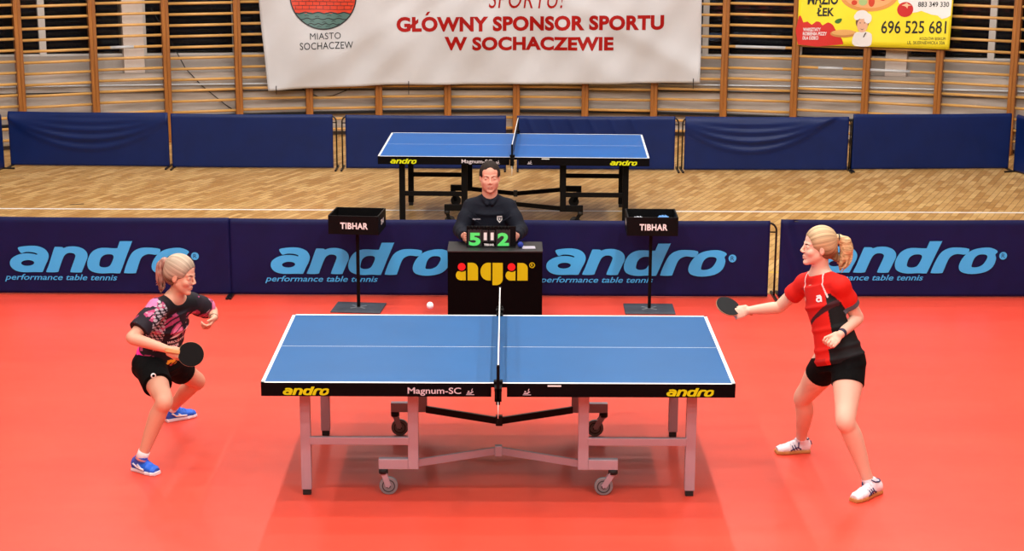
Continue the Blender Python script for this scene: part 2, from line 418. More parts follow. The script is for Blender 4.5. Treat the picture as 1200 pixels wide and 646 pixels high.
# ---- wall bars, one ladder section after another
PH = .0656
secs = [-.4572,-.3916,-.3586+.0003]  # kept for reference of spacing
lat = [.574,.55,.561,.536,.542,.389,.391,.383,.381,.357,.379,.396,.435,.576,.599,.61]
names = ['section of varnished wooden wall bars at the far left edge','second section of wooden wall bars from the left, over the first full blue barrier','third section of wooden wall bars from the left, in front of the wide white pier','fourth section of wooden wall bars from the left','fifth section of wooden wall bars, half hidden by the left edge of the white banner',
 'wooden wall bars section behind the round emblem of the white banner','wooden wall bars section under the white banner, above the left end of the far table','wooden wall bars section under the white banner, just left of the far net','wooden wall bars section under the white banner, just right of the far net','wooden wall bars section under the white banner above the right end of the far table','wooden wall bars section behind the lower right corner of the white banner',
 'wooden wall bars section between the white banner and the yellow poster','wooden wall bars section behind the left half of the yellow poster','wooden wall bars section behind the right half of the yellow poster','wooden wall bars section just right of the yellow poster','wooden wall bars section at the far right edge of the hall']
tapes = {1:[],2:[(8,-.25,.05)],11:[(8,-.33,.33)],12:[(6,-.16,.16)],13:[(6,-.43,.1)]}
Rb = 14.24
for i in range(16):
    phi = .0037 + (i-7.5)*PH
    t = thing('wall_bars', names[i], 'wall bars', A(phi,Rb,0), -phi, 'wall bars along the back wall')
    hw = Rb*math.tan(PH/2)
    for s in (-1,1):
        x0 = s*(hw-.025)
        MB().box(x0-.023,x0+.023,-.06,.05,0,2.5,.004).build('upright', M['wood'], t)
    z = lat[i] if True else 0
    while z > .2: z -= .1425
    z0 = z; k = 0
    while z < 2.42:
        mb = MB(); mb.tube([(-hw+.047,-.02,z),(hw-.047,-.02,z)], .0185, 10)
        rg = mb.build('rung', M['wood_rung'], t)
        idx = round((z-z0)/.1425)
        for (q,a,b) in tapes.get(i,[]):
            if idx == q: MB().tube([(a,-.02,z),(b,-.02,z)], .0205, 10).build('tape_wrap', M['tape'], rg)
        z += .1425
    MB().box(-hw+.002,hw-.002,.05,.158,2.3,2.34).build('wall_bracket', M['steel_dark'], t)
    MB().box(-hw+.002,hw-.002,.05,.13,.3,.33).build('wall_bracket', M['steel_dark'], t)

# ---- white sponsor banner
def ban_pt(px, py, off=0.):
    phi = -.2329+(px-313)*.000811
    z = .693+.03*((px-567)/254)**2+(100-py)*.01129
    u = (px-313)/508
    w = .012*math.sin(px*.035+py*.03)+.010*math.sin(px*.061-py*.052+1)+.006*math.sin(px*.13+py*.09)+.008*math.sin(py*.07+px*.01)
    # drape folds running down towards the lower corners
    w += .022*math.exp(-((px-740-(py-40)*1.9)/26)**2)+.018*math.exp(-((px-500+(py-30)*1.2)/22)**2)+.015*math.exp(-((px-620-(py)*1.1)/20)**2)+.014*math.exp(-((px-400+(py-60)*1.6)/20)**2)
    return A(phi, 14.05-w*1.5-off, z)
N1, N2 = 150, 48
def ban_edge(u):  # bottom edge, in the same units
    for (a,ya),(b,yb) in zip([(0,105),(.05,103.5),(.17,101),(.31,98),(.36,98.5),(.76,97),(.95,95.5)],[(.05,103.5),(.17,101),(.31,98),(.36,98.5),(.76,97),(.95,95.5),(1.001,95)]):
        if a <= u <= b: return ya+(yb-ya)*(u-a)/(b-a)
    return 95
vs = []; fs = []
for side in (0,1):
    for j in range(N2+1):
        for i in range(N1+1):
            u = i/N1; v = j/N2; yb = ban_edge(u); py = -45+(yb+45)*v
            px = (305.5+ (313-305.5)*max(0,py)/105)*(1-u) + (820+ .01*py)*u
            p = ban_pt(px,py); 
            vs.append(p if side==0 else tuple(V(p)+V((math.sin(-.03),1,0))*.004))
n0 = (N1+1)*(N2+1)
for j in range(N2):
    for i in range(N1):
        a = j*(N1+1)+i; fs.append((a,a+1,a+N1+2,a+N1+1)); fs.append((n0+a,n0+a+N1+1,n0+a+N1+2,n0+a+1))
rim = [i for i in range(N1+1)]+[j*(N1+1)+N1 for j in range(1,N2+1)]+[N2*(N1+1)+i for i in range(N1-1,-1,-1)]+[j*(N1+1) for j in range(N2-1,0,-1)]
for a,b in zip(rim, rim[1:]+rim[:1]): fs.append((b,a,n0+a,n0+b))
banner = thing('sponsor_banner', 'large white banner with red lettering and a round emblem hung on the wall bars', 'banner')
setmesh('vinyl_sheet', vs, fs, M['banner'], banner, True)
def ban_decal(name, vf, material, off=.004): return decal(name, densify(vf, 6), lambda x,y: ban_pt(x,y,off), material, banner)
def skew(vf, x0, x1, dy): return [(x, y+dy*(x-x0)/(x1-x0)) for x,y in vf[0]], vf[1]
ban_decal('lettering', skew(fit(text2d('GŁOWNY SPONSOR SPORTU', .045, 0, 1.05), 464, 777, 36.2, 18.6), 464, 777, -3.2), M['banner_red'])
ban_decal('accent_mark', shape2d([[(497.6,16.8),(500.2,12.6),(503.6,12.2),(500.8,16.6)]]), M['banner_red'])
ban_decal('lettering', fit(text2d('W SOCHACZEWIE', .045, 0, 1.05), 520, 718.5, 57.8, 41.4), M['banner_red'])
ban_decal('lettering', fit(text2d('SPORTU!', .0, .2, 1.1), 572, 660, 8, -14), M['banner_red'])
ban_decal('lettering', skew(fit(text2d('MIASTO', 0, 0, 1.05), 363, 399, 45, 37.5), 363, 399, -.8), M['banner_black'])
ban_decal('lettering', skew(fit(text2d('SOCHACZEW', .004, 0, 1.05), 351, 413, 57, 48.8), 351, 413, -1.8), M['banner_black'])
EX, EY, ER = 379.3, -4.9, 37.4
em = ban_decal('emblem_ring', shape2d([circ(EX,EY,ER+1.2,64), circ(EX,EY,ER-.3,64)]), M['banner_black'], .007)
def chord(y): return math.sqrt(max(0, ER*ER-(y-EY)**2))
def wavy(y, a0=0): 
    h = chord(y); return [(EX-h+2*h*i/40, y+.7*math.sin(a0+i*1.05)) for i in range(41)]
top = [(EX+ER*math.cos(t),EY+ER*math.sin(t)) for t in [PI+ (PI)*i/40 for i in range(41)]]
wl = wavy(14.2); angL = math.atan2(14.2-EY, chord(14.2))
up = [(EX+ER*math.cos(t),EY+ER*math.sin(t)) for t in [PI-angL+(PI+2*angL)*i/60 for i in range(61)]]
ban_decal('brick_field', shape2d([up+wl[::-1][1:-1]]), mat('emblem_red',(214,62,34),.55,noise=.06), .005)
lo = [(EX+ER*math.cos(t),EY+ER*math.sin(t)) for t in [angL+(PI-2*angL)*i/40 for i in range(41)]]
ban_decal('water_field', shape2d([lo+wl[1:-1]]), mat('emblem_teal',(78,112,106),.55,noise=.06), .005)
lines = []
for k,yy in enumerate((1,5.5,10)):
    h = chord(yy)-1; lines.append(shape2d([[(EX-h,yy-.25),(EX+h,yy-.25),(EX+h,yy+.25),(EX-h,yy+.25)]]))
    for j in range(-5,6):
        x = EX+j*8+(4 if k%2 else 0)
        if abs(x-EX) < h: lines.append(shape2d([[(x-.25,yy-4.4),(x+.25,yy-4.4),(x+.25,yy),(x-.25,yy)]]))
def wline(y, h, a0=0, t=.45):
    c = [(EX-h+2*h*i/30, y+.8*math.sin(a0+i*.9)) for i in range(31)]
    return shape2d([[(x,yy-t) for x,yy in c]+[(x,yy+t) for x,yy in c[::-1]]])
lines += [wline(14.2,chord(14.2)-.5,0,.6), wline(21,chord(21)-1,1,.5), wline(27,chord(27)-1,2,.5)]
for (x,y) in ((360,17.5),(372,18.5),(386,17),(398,18),(366,24),(380,25),(391,24),(374,30),(384,30)):
    lines.append(shape2d([[(x-2.5,y-.3),(x,y-.9),(x+2.5,y-.2),(x+2.5,y+.3),(x,y-.3),(x-2.5,y+.3)]]))
ban_decal('emblem_lines', merge(*lines), M['banner_black'], .0075)
cord = MB()
for (px,py,ln) in ((322.5,99,10),(477.5,94,16),(813,90,12)):
    p = V(ban_pt(px,py,.006)); q = V(ban_pt(px,py+ln,-.0)); cord.tube([p, p+V((0,-.01,-.04)), q], .005, 6)
cord.build('tie_cord', M['wire'], banner)

# ---- yellow poster
def pos_pt(px, py, off=0.):
    u = (px-936)/178; phi = .2680+(px-936)*.000776
    z = (1.888-.0111*py)*(1-u)+(1.949-.01081*py)*u
    return A(phi, 14.13-off-.006*math.sin(px*.09+py*.05), z)
poster = thing('pizza_poster', 'yellow pizza advertising poster with phone numbers hung on the wall bars', 'poster')
vs=[];fs=[];NX,NY=40,14
for side in (0,1):
    for j in range(NY+1):
        for i in range(NX+1):
            u=i/NX; py=-40+(52.5+5.5*u+40)*j/NY; p=pos_pt(935.5+179.5*u+ (-.02*py)*(u), py)
            vs.append(p if side==0 else tuple(V(p)+V((.0005,.004,0))))
n0=(NX+1)*(NY+1)
for j in range(NY):
    for i in range(NX):
        a=j*(NX+1)+i; fs.append((a,a+1,a+NX+2,a+NX+1)); fs.append((n0+a,n0+a+NX+1,n0+a+NX+2,n0+a+1))
rim=[i for i in range(NX+1)]+[j*(NX+1)+NX for j in range(1,NY+1)]+[NY*(NX+1)+i for i in range(NX-1,-1,-1)]+[j*(NX+1) for j in range(NY-1,0,-1)]
for a,b in zip(rim,rim[1:]+rim[:1]): fs.append((b,a,n0+a,n0+b))
setmesh('printed_sheet', vs, fs, mat('poster_yellow',(246,224,40),.5,noise=.05,nscale=2), poster, True)
def pd(name, vf, rgb, lay=1): return decal(name, densify(vf,10), lambda x,y: pos_pt(x,y,.0015+.0012*lay), rgb if not isinstance(rgb,tuple) else mat('poster_ink',rgb,.5), poster)
pd('white_cloud', shape2d([[(1050,-39),(1052,2),(1058,10),(1068,15),(1075,14),(1079,12.5),(1084,14.5),(1091,17),(1098,18),(1103,22),(1109,20.5),(1113,18),(1114,-39)]]), (236,234,232))
pd('red_cloud', shape2d([[(936.3,19),(940,21),(942,26),(947,25),(952,28.8),(957,25),(962,26),(965,29.5),(971,26),(977,29),(980,34),(986,42),(990,50),(984,52.6),(936.4,52)]],2), (204,30,22))
pd('lettering', fit(text2d('MĄZIO',.03), 946, 982, 9, -9), M['print_black'],2)
pd('lettering', fit(text2d('ŁEK',.03), 957.5, 978, 18.8, 9), M['print_black'],2)
pd('basil_leaf', shape2d([[(979,25),(982,22.3),(987,21.5),(987,24.5),(984,27.3),(980.5,27)]],3), (58,112,40),2)
pd('pizza_art', shape2d([circ(1018,-6,34,40,19.5)]), (222,150,74),2)
pd('pizza_art', shape2d([circ(1018,-7,30,40,16.5)]), (232,170,110),3)
pd('topping_art', merge(shape2d([circ(1011,2,5,20,4.5)])), (170,196,130),4)
for c_ in ((1021,2,3.6,6),(1001,3,3.4,3),(1034,-3,4,4)): pd('topping_art', shape2d([circ(c_[0],c_[1],c_[2],16,c_[3])]), (206,60,30),4)
pd('tomato_art', shape2d([circ(1060.5,11,9.3,32,8.8)]), (198,26,24),3)
pd('tomato_stem', shape2d([[(1056,6),(1060,4.5),(1062,3),(1064,5),(1068,6),(1063.5,7),(1063,10),(1061,7.5)]]), (226,190,150),4)
pd('tray_art', merge(shape2d([circ(990,39.2,15.5,32,4.6)])), (196,128,64),3)
pd('tray_art', merge(shape2d([circ(990,38,13.8,32,3.4)])), (224,166,96),4)
pd('chef_art', shape2d([[(1003,39),(1008,37.5),(1016,37),(1023,40),(1023.5,50),(1020,54.3),(1004,54),(1000.5,48)]],2), (226,218,214),4)
pd('chef_hair', shape2d([circ(1011.5,26,7.8,24,8)]), (110,72,44),4)
pd('chef_face', shape2d([circ(1011.7,29.5,6.3,24,8.4)]), (226,172,140),5)
pd('chef_hat', merge(shape2d([circ(1010.5,17,7.5,24,5.2)]),shape2d([circ(1005,19.5,3.6,16,4)]),shape2d([circ(1017.8,21.5,4.4,16,6)])), (232,228,226),6)
pd('chef_features', merge(shape2d([circ(1009,26.8,.9,10,.5)]),shape2d([circ(1014.2,26.8,.9,10,.5)]),shape2d([[(1009,33.4),(1011.7,34.4),(1014.3,33.2),(1011.7,35.3)]]),shape2d([[(1015.5,38),(1017,38.5),(1014,44),(1013,43.5)]])), (70,40,34),7)
pd('lettering', fit(text2d('883 349 330',.015), 1075,1110.5,8,2), M['print_black'],3)
pd('lettering', fit(text2d('696 525 681',.01), 1034,1109,39.2,24.2), M['print_black'],3)
pd('lettering', fit(text2d('KOZŁÓW BISKUPI',.0), 1079,1109,46.8,42.6), M['print_black'],3)
pd('lettering', fit(text2d('UL. SKIERNIEWICKA 50A',.0), 1065,1108.5,52,48), M['print_black'],3)
for s,x1,y in (('WARSZTATY',963,32.3),('ROBIENIA PIZZY',970.5,37.3),('DLA DZIECI',960.5,42.3)): pd('lettering', fit(text2d(s,.03), 942,x1,y+4,y), M['print_white'],3)

# loose cables on the wall under the banner
def loose(name, pts, r, label):
    mb = MB(); mb.tube([V(A(*p)) for p in pts], r, 6); tag(mb.build(name, M['wire']), label, 'cable')
loose('hanging_cable', [(-.335,14.34,1.75),(-.318,14.35,1.3),(-.306,14.36,.95),(-.292,14.36,.72),(-.272,14.36,.47),(-.262,14.36,.36)], .007, 'thin dark cable hanging slantwise on the back wall left of the white banner')
loose('cable_loop', [(-.205,14.36,.72),(-.195,14.36,.60),(-.183,14.36,.52),(-.17,14.36,.54),(-.155,14.36,.62),(-.148,14.36,.72)], .006, 'looped dark cable hanging on the wall below the left end of the banner')

# ------------------------------------------------------------------ barriers
def barrier(name, p0, p1, h, covermat, label, group, zb=.02, wr=None, bends=(0,0), parts=None, ft=.34, seed=0):
    p0 = V((*p0,0)); p1 = V((*p1,0)); L = (p1-p0).length; c = (p0+p1)/2
    t = thing(name, label, 'barrier', c, math.atan2(p1.y-p0.y, p1.x-p0.x), group)
    nx, nz = 96, 26; x0 = -L/2+bends[0]; x1 = L/2-bends[1]
    vs=[];fs=[]
    def yf(x,z):
        y = -.022 + .002*math.sin(x*7+seed)*math.sin(z*9+seed)
        if wr: y -= wr((x-x0)/(x1-x0), z/h)
        return y
    for side in (0,1):
        for j in range(nz+1):
            for i in range(nx+1):
                x = x0+(x1-x0)*i/nx; z = zb+(h-zb)*j/nz
                sag = -.006*math.sin(PI*i/nx)*(j/nz)
                rnd = .014*max(0,(j/nz-.97)/.03)
                vs.append((x, (yf(x,z)+rnd) if side==0 else .014-rnd, z+sag))
    n0=(nx+1)*(nz+1)
    for j in range(nz):
        for i in range(nx):
            a=j*(nx+1)+i; fs.append((a,a+1,a+nx+2,a+nx+1)); fs.append((n0+a,n0+a+nx+1,n0+a+nx+2,n0+a+1))
    rim=[i for i in range(nx+1)]+[j*(nx+1)+nx for j in range(1,nz+1)]+[nz*(nx+1)+i for i in range(nx-1,-1,-1)]+[j*(nx+1) for j in range(nz-1,0,-1)]
    for a,b in zip(rim,rim[1:]+rim[:1]): fs.append((b,a,n0+a,n0+b))
    setmesh('fabric_cover', vs, fs, covermat, t, True)
    fr = MB(); X = L/2-.012; r = .009; q = .07
    pts = [(-X,0,.02)]+[(-X+q-q*math.cos(a),0,h-.02-q+q*math.sin(a)) for a in [PI/2*k/6 for k in range(7)]]
    pts += [(X-q+q*math.sin(a),0,h-.02-q+q*math.cos(a)) for a in [PI/2*k/6 for k in range(7)]]+[(X,0,.02)]
    fr.tube(pts, r, 8); fr.tube([(-X,0,h-.1),(X,0,h-.1)], .006, 6); fr.build('frame', M['steel_dark'], t)
    for s in (-1,1): MB().bar((s*X,-ft/2,.009),(s*X,ft/2,.009),.022,.018).build('foot', M['steel_dark'], t)
    return t, c
GN = 'dark blue printed barriers behind the near table'
def ridge(u,c,w): return math.exp(-((u-c)/w)**2)
near = [((-4.70,4.265),(-2.345,4.24),.685,-4.246,.342,'near dark blue barrier at the left, behind the player in black',0),
        ((-2.343,4.242),(-.01,4.23),.68,-1.982-.012,.341,'near dark blue barrier with light blue lettering just left of the umpire',0),
        ((.0,4.23),(2.37,4.23),.68,.381,.344,'near dark blue lettered barrier right of the umpire, bent tube at its right end',.07),
        ((2.395,4.24),(4.76,4.27),.69,2.72,.369,'near dark blue lettered barrier behind the player in red',0)]
for k,(a,b,h,ax,az,lab,bend) in enumerate(near):
    wr = None
    if k==3: wr = lambda u,z: .012*ridge(u-.06*(1-z),.02,.015)+.01*math.sin(min(1,max(0,(.12-u)/.12))*3)*math.sin(z*8+u*60)
    if k==0: wr = lambda u,z: .006*ridge(u+.12*(1-z),.99,.02)
    t,c = barrier('court_barrier', a, b, h, M['navy'], lab, GN, .012, wr, (0,bend), seed=k*2)
    f = lambda x,y: (ax-c.x+(x-11.5)*.007363, -.034, az+(20-y)*.00749)
    decal('printed_wordmark', densify(WM,4), f, M['logo_blue'], t)
    decal('registered_mark', [((x+229.1),(y+18.7)) for x,y in REG[0]] and ([((x+229.1),(y+18.7)) for x,y in REG[0]],REG[1]), f, M['logo_blue'], t)
    decal('registered_letter', ([(x+229.1,y+18.7) for x,y in REG_R[0]],REG_R[1]), lambda x,y: (f(x,y)[0],-.0345,f(x,y)[2]), M['navy'], t)
    decal('lettering', densify(fit(text2d('performance table tennis',.012,.28), 4.5,136.8,50.2,41.2),4), f, M['logo_blue'], t)

GF = 'plain blue barriers along the wall bars'
def swag(A_, c=.5, top=1.0, spread=.5):
    def g(u,z):
        s = 0
        for k,(dz,amp) in enumerate(((.12,.5),(.26,.8),(.42,1.),(.6,.6))):
            zz = top-dz*(1-((u-c)/spread)**2)
            s += amp*math.exp(-((z-zz)/.05)**2)*max(0,1-((u-c)/spread)**2*.8)
        return A_*s
    return g
def diag(A_):
    def g(u,z):
        s = 0
        for k in range(6):
            uu = .06+k*.13+ (1-z)*.16; s += math.exp(-((u-uu)/.012)**2)*(.4+.6*(1-z))
        return A_*s*(z**.3)
    return g
far = [((-6.02,10.56),(-4.075,10.50),.672,'far blue barrier second from the left edge, its cover creased in swags',swag(.036,.5,.95,.55),(0,0)),
       ((-4.03,10.46),(-2.02,10.44),.668,'smooth far blue barrier left of the paired bent tubes near the far table',None,(0,.055)),
       ((-1.975,10.44),(.02,10.43),.664,'far blue barrier behind the left half of the far table',None,(.055,0)),
       ((.15,10.43),(2.115,10.42),.664,'far blue barrier behind the right half of the far table, creased on the slant',diag(.024),(0,.055)),
       ((2.14,10.42),(4.20,10.45),.664,'far blue barrier right of the far table, its cover hanging in curved swags',swag(.040,.4,.98,.5),(.04,.04)),
       ((4.205,10.50),(6.17,10.62),.69,'far blue barrier under the yellow poster with a nearly smooth cover',diag(.003),(.02,0))]
for k,(a,b,h,lab,wr,bend) in enumerate(far):
    barrier('court_barrier', a, b, h, M['blue_cover'], lab, GF, .015, wr, bend, ft=.36, seed=k*3+1)
barrier('court_barrier', (-6.25,8.7), (-6.07,10.37), .672, M['blue_cover'], 'blue barrier turned towards the court at the far left edge', GF, .015, None, (0,0), ft=.3)
barrier('court_barrier', (6.205,10.44), (6.75,8.9), .70, M['blue_cover'], 'blue barrier turned towards the court at the far right edge', GF, .015, lambda u,z: .05*ridge(u,.15+.3*(1-z),.12), (0,0), ft=.3)

# ------------------------------------------------------------------ tables
def make_table(loc, rz, legm, topm, lab, wheelm, far=False):
    t = thing('table_tennis_table', lab, 'table', loc, rz)
    X, Y_ = 1.37, .7625
    for s in (-1,1):
        mb = MB(); a,b = (.002,X) if s>0 else (-X,-.002)
        mb.box(a,b,-Y_,Y_,.735,.7595)
        mb.build('table_top', M['apron'], t)
        mb = MB(); mb.box(a+(0 if s>0 else .02),b-(.02 if s>0 else 0),-Y_+.02,Y_-.02,.7595,.76); mb.build('playing_surface', topm, t)
        mb = MB()
        e0,e1 = (b-.02,b) if s>0 else (a,a+.02)
        mb.box(e0,e1,-Y_,Y_,.7595,.7602); mb.box(a,b,-Y_,-Y_+.02,.7595,.7602); mb.box(a,b,Y_-.02,Y_,.7595,.7602)
        mb.box(min(a,b)+.021,max(a,b)-.021,-.0015,.0015,.7600,.7603)
        mb.build('edge_line', M['white_line'], t)
        g0,g1 = (.05,X) if s>0 else (-X,-.04)
        mb = MB(); mb.box(g0,g1,-Y_+.001,-Y_+.03,.678,.735); mb.box(g0,g1,Y_-.03,Y_-.001,.678,.735)
        o0,o1 = (X-.03,X-.001) if s>0 else (-X+.001,-X+.03)
        mb.box(o0,o1,-Y_+.03,Y_-.03,.678,.735); mb.build('apron', M['apron'], t)
        for q in (-1,1):
            yl = -.555 if q<0 else .528
            mb = MB(); mb.box(s*1.143-.03,s*1.143+.03,yl-.022,yl+.022,.035,.735,.003); leg = mb.build('leg', legm, t)
            MB().box(s*1.143-.024,s*1.143+.024,yl-.02,yl+.02,0,.036,.003).build('leg_foot', M['rubber'], leg)
            mb = MB(); mb.box(s*.505-.031,s*.505+.031,yl-.022,yl+.022,.165,.735,.003)
            x0,x1 = sorted((s*.5362,s*.712)); mb.box(x0,x1,yl-.022,yl+.022,.165,.228,.003)
            mb.build('wheel_leg', legm, t)
            x0,x1 = sorted((s*.53,s*1.12)); MB().box(x0,x1,yl-.027,yl-.004,.319,.367,.003).build('crossbar', legm, t)
            # caster
            cx = s*.655 if q<0 or True else s*.655
            mb = MB(); mb.tube([(s*.685,yl,.165),(s*.685,yl,.135)], .028, 12); mb.build('caster_mount', M['rubber'], t)
            fk = MB(); tr = -1 if s<0 else -1
            wx = s*.685 + (.03 if s<0 else -.055)
            for e in (-1,1):
                fk.bar((s*.685,yl+e*.017,.145),(wx,yl+e*.017,.056),.034,.006, up=(0,1,0))
            fk.tube([(s*.685,yl,.147),(s*.685,yl,.128)],.024,12); fk.tube([(wx,yl-.022,.056),(wx,yl+.022,.056)],.008,8)
            fork = fk.build('caster_fork', legm if not far else M['black'], t)
            wh = MB(); wh.disc((wx,yl,.056),(0,1,0),.056,.024,28,.004); wheel = wh.build('caster_wheel', wheelm, t)
            hb = MB(); hb.tube([(wx+.036*math.cos(2*PI*k/24),yl-.0125,.056+.036*math.sin(2*PI*k/24)) for k in range(24)],.003,6,True); hb.tube([(wx,yl-.016,.056),(wx,yl+.016,.056)],.014,12); hb.build('wheel_hub', M['wheel_dark'] if not far else M['rubber'], wheel)
            # inner V brace reaching to the centre joint
            jy = -.30 if q<0 else .28
            MB().bar((s*.478,yl+(.03 if q<0 else -.03),.19),(s*.015,jy,.187),.018,.045).build('brace', legm if q<0 else (M['steel_dark'] if not far else legm), t)  # near table: rear braces are silver too, their shade is put into the colour
        MB().bar((s*1.143,-.53,.545),(s*1.143,-.12,.725),.02,.02).build('strut', M['steel_dark'], t)
        MB().bar((s*.505,-.53,.66),(s*.505,.5,.66),.03,.04).build('rail', M['steel_dark'], t)
        MB().bar((s*1.143,-.53,.7),(s*1.143,.5,.7),.03,.04).build('rail', M['steel_dark'], t)
    for jy in (-.30,.28): MB().box(-.022,.022,jy-.02,.02+jy,.155,.222,.004).build('centre_joint', M['steel_dark'] if jy>0 or far else legm, t)  # near table's rear joint darkened like its braces, shade as colour
    yy = -Y_-.0012
    mp = lambda x0,x1,z0,z1: (lambda x,z: (x,yy,z))
    wm = (WM[0],WM[1])
    for (x0,x1) in ((-1.244,-.976),(.972,1.247)):
        decal('printed_wordmark', fit(wm,x0,x1,.737,.684), lambda x,z:(x,yy,z), M['yellow'], t)
    decal('lettering', fit(text2d('Magnum-SC',.012), -.523,-.215,.684,.734), lambda x,z:(x,yy,z), M['print_grey'], t)
    for x0 in (-.185,.142):
        em = merge(shape2d([[(0,0),(10,0),(10,1),(0,1)]]), shape2d([[(1,2),(6,2),(9,5),(8,6),(5,3.5),(1,3.5)]]), shape2d([[(2,4.5),(4,4.5),(4,6.5),(2,6.5)]]), shape2d([[(6,6),(7,6),(8,10),(7.2,10)]]))
        decal('federation_mark', ([(x0+x*.0047,.69+z*.0038) for x,z in em[0]],em[1]), lambda x,z:(x,yy,z), M['print_grey'], t)
    MB().box(.285,.363,yy-.0003,-Y_,.741,.750).build('sticker', M['white'], t)
    return t
t1 = make_table((0,0,0), 0, M['leg_silver'], M['table_blue'], 'near blue table tennis table with silver legs between the two players', M['wheel'])
t2 = make_table((.12,7.675,0), -.0253, M['black'], M['table_blue_far'], 'far blue table tennis table with black legs behind the umpire', M['rubber'], True)

def make_net(loc, rz, lab):
    t = thing('table_tennis_net', lab, 'net', loc, rz)
    nm = bpy.data.materials.get('netting')
    if nm is None:
        nm = mat('netting', (14,16,22), .8); nt = nm.node_tree; b = nt.nodes['Principled BSDF']
        tc = nt.nodes.new('ShaderNodeTexCoord'); sx = nt.nodes.new('ShaderNodeSeparateXYZ'); nt.links.new(tc.outputs['Object'], sx.inputs['Vector'])
        ms = []
        for ax in ('Y','Z'):
            m1 = nt.nodes.new('ShaderNodeMath'); m1.operation='MULTIPLY'; m1.inputs[1].default_value = 80; nt.links.new(sx.outputs[ax], m1.inputs[0])
            m2 = nt.nodes.new('ShaderNodeMath'); m2.operation='FRACT'; nt.links.new(m1.outputs[0], m2.inputs[0])
            m3 = nt.nodes.new('ShaderNodeMath'); m3.operation='LESS_THAN'; m3.inputs[1].default_value = .22; nt.links.new(m2.outputs[0], m3.inputs[0]); ms.append(m3)
        mm = nt.nodes.new('ShaderNodeMath'); mm.operation='MAXIMUM'; nt.links.new(ms[0].outputs[0], mm.inputs[0]); nt.links.new(ms[1].outputs[0], mm.inputs[1]); nt.links.new(mm.outputs[0], b.inputs['Alpha'])
    MB().box(-.001,.001,-.905,.905,.762,.899).build('netting', nm, t)
    MB().box(-.0035,.0035,-.905,.905,.897,.9125).build('top_tape', M['white'], t)
    for s in (-1,1):
        p = MB(); p.box(-.009,.009,s*.915-.011,s*.915+.011,.70,.915,.003); post = p.build('post', M['black'], t)
        c = MB(); y0,y1 = sorted((s*.73,s*.926)); c.box(-.022,.022,y0,y1,.7615,.772,.003); y0,y1 = sorted((s*.75,s*.926)); c.box(-.020,.020,y0,y1,.70,.715,.003)
        y0,y1 = sorted((s*.770,s*.9)); c.box(-.026,.026,s*.80-.02,s*.80+.02,.772,.79,.003); c.tube([(0,s*.85,.695),(0,s*.85,.66)], .012, 10)
        y0,y1 = sorted((s*.90,s*.926)); c.box(-.02,.02,y0,y1,.70,.78,.003)
        c.build('clamp', M['black'], t)
    MB().tube([(.0,-.92,.70),(.001,-.922,.65),(0,-.921,.60)], .003, 6).build('tension_cord', M['white'], t)
    return t
make_net((0,0,0),0,'net stretched across the near blue table')
make_net((.12,7.675,0),-.0253-.012,'net stretched across the far blue table')

# ------------------------------------------------------------------ balls
def ball(loc, lab, parentless=True):
    o = MB().sphere((0,0,0),.02,24,14).build('table_tennis_ball', M['ball']); o.location = loc
    return tag(o, lab, 'ball', 'table tennis balls')
ball((-.398,-.6,1.181),'white ball in flight above the near table left of the net')
ball((-.564,8.35,.02),'white ball lying on the parquet under the far table')

# ------------------------------------------------------------------ umpire's table and things on it
ut = thing('umpire_table', 'black boxed umpire table with yellow and red panel lettering', 'table', (-.05,2.93,0))
mb = MB(); mb.box(-.375,.375,0,.345,.688,.70,.003); mb.build('table_top', mat('dark_top',(24,22,25),.5), ut)
mb = MB(); mb.box(-.373,.373,.002,.014,.02,.688,.002); mb.box(-.373,-.361,.014,.34,.02,.688,.002); mb.box(.361,.373,.014,.34,.02,.688,.002); mb.build('panel', M['black_gloss'], ut)
for sx in (-.35,.35):
    for sy in (.025,.32): MB().box(sx-.012,sx+.012,sy-.01,sy+.01,0,.69).build('leg', M['steel_dark'], ut)
def aga(x,y): return (-.375+((530+x/11.43)-524)*.0067, -.0015+.002, .7-((295+y/11.43)-294)*.00687)
def aga2(x,y): p = aga(x,y); return (p[0], .0008, p[2])
def arcpts(cx,cy,rx,ry,a0,a1,n=12): return [(cx+rx*math.cos(math.radians(a0+(a1-a0)*i/n)), cy+ry*math.sin(math.radians(a0+(a1-a0)*i/n))) for i in range(n+1)]
yl = []
for dx in (0,668):
    yl.append(shape2d([[(178+dx,252),(178+dx,385)]+[(x+dx,y) for x,y in arcpts(113,317,68,68,90,235)]+[(95+dx,264),(124+dx,272),(155+dx,266)]]))
    yl.append(shape2d([[(203+dx,148)]+[(x+dx,y) for x,y in arcpts(262,228,81,80,-90,0)]+[(343+dx,385),(203+dx,385)]]))
yl.append(shape2d([[(515,148),(515,385)]+arcpts(478,266,103,119,90,270)]))
yl.append(shape2d([[(537,148),(675,148)]+arcpts(590,364,85,84,0,90)+[(537,448)]]))
yl.append(shape2d([circ(1068,178,38),circ(1068,178,29)])); yl.append(fit(text2d('R',.02),1053,1085,196,160))
decal('panel_lettering', merge(*yl), aga2, M['aga_yellow'], ut)
decal('red_dot', merge(shape2d([circ(124,203,52)]),shape2d([circ(792,203,52)])), aga2, M['red_dot'], ut)

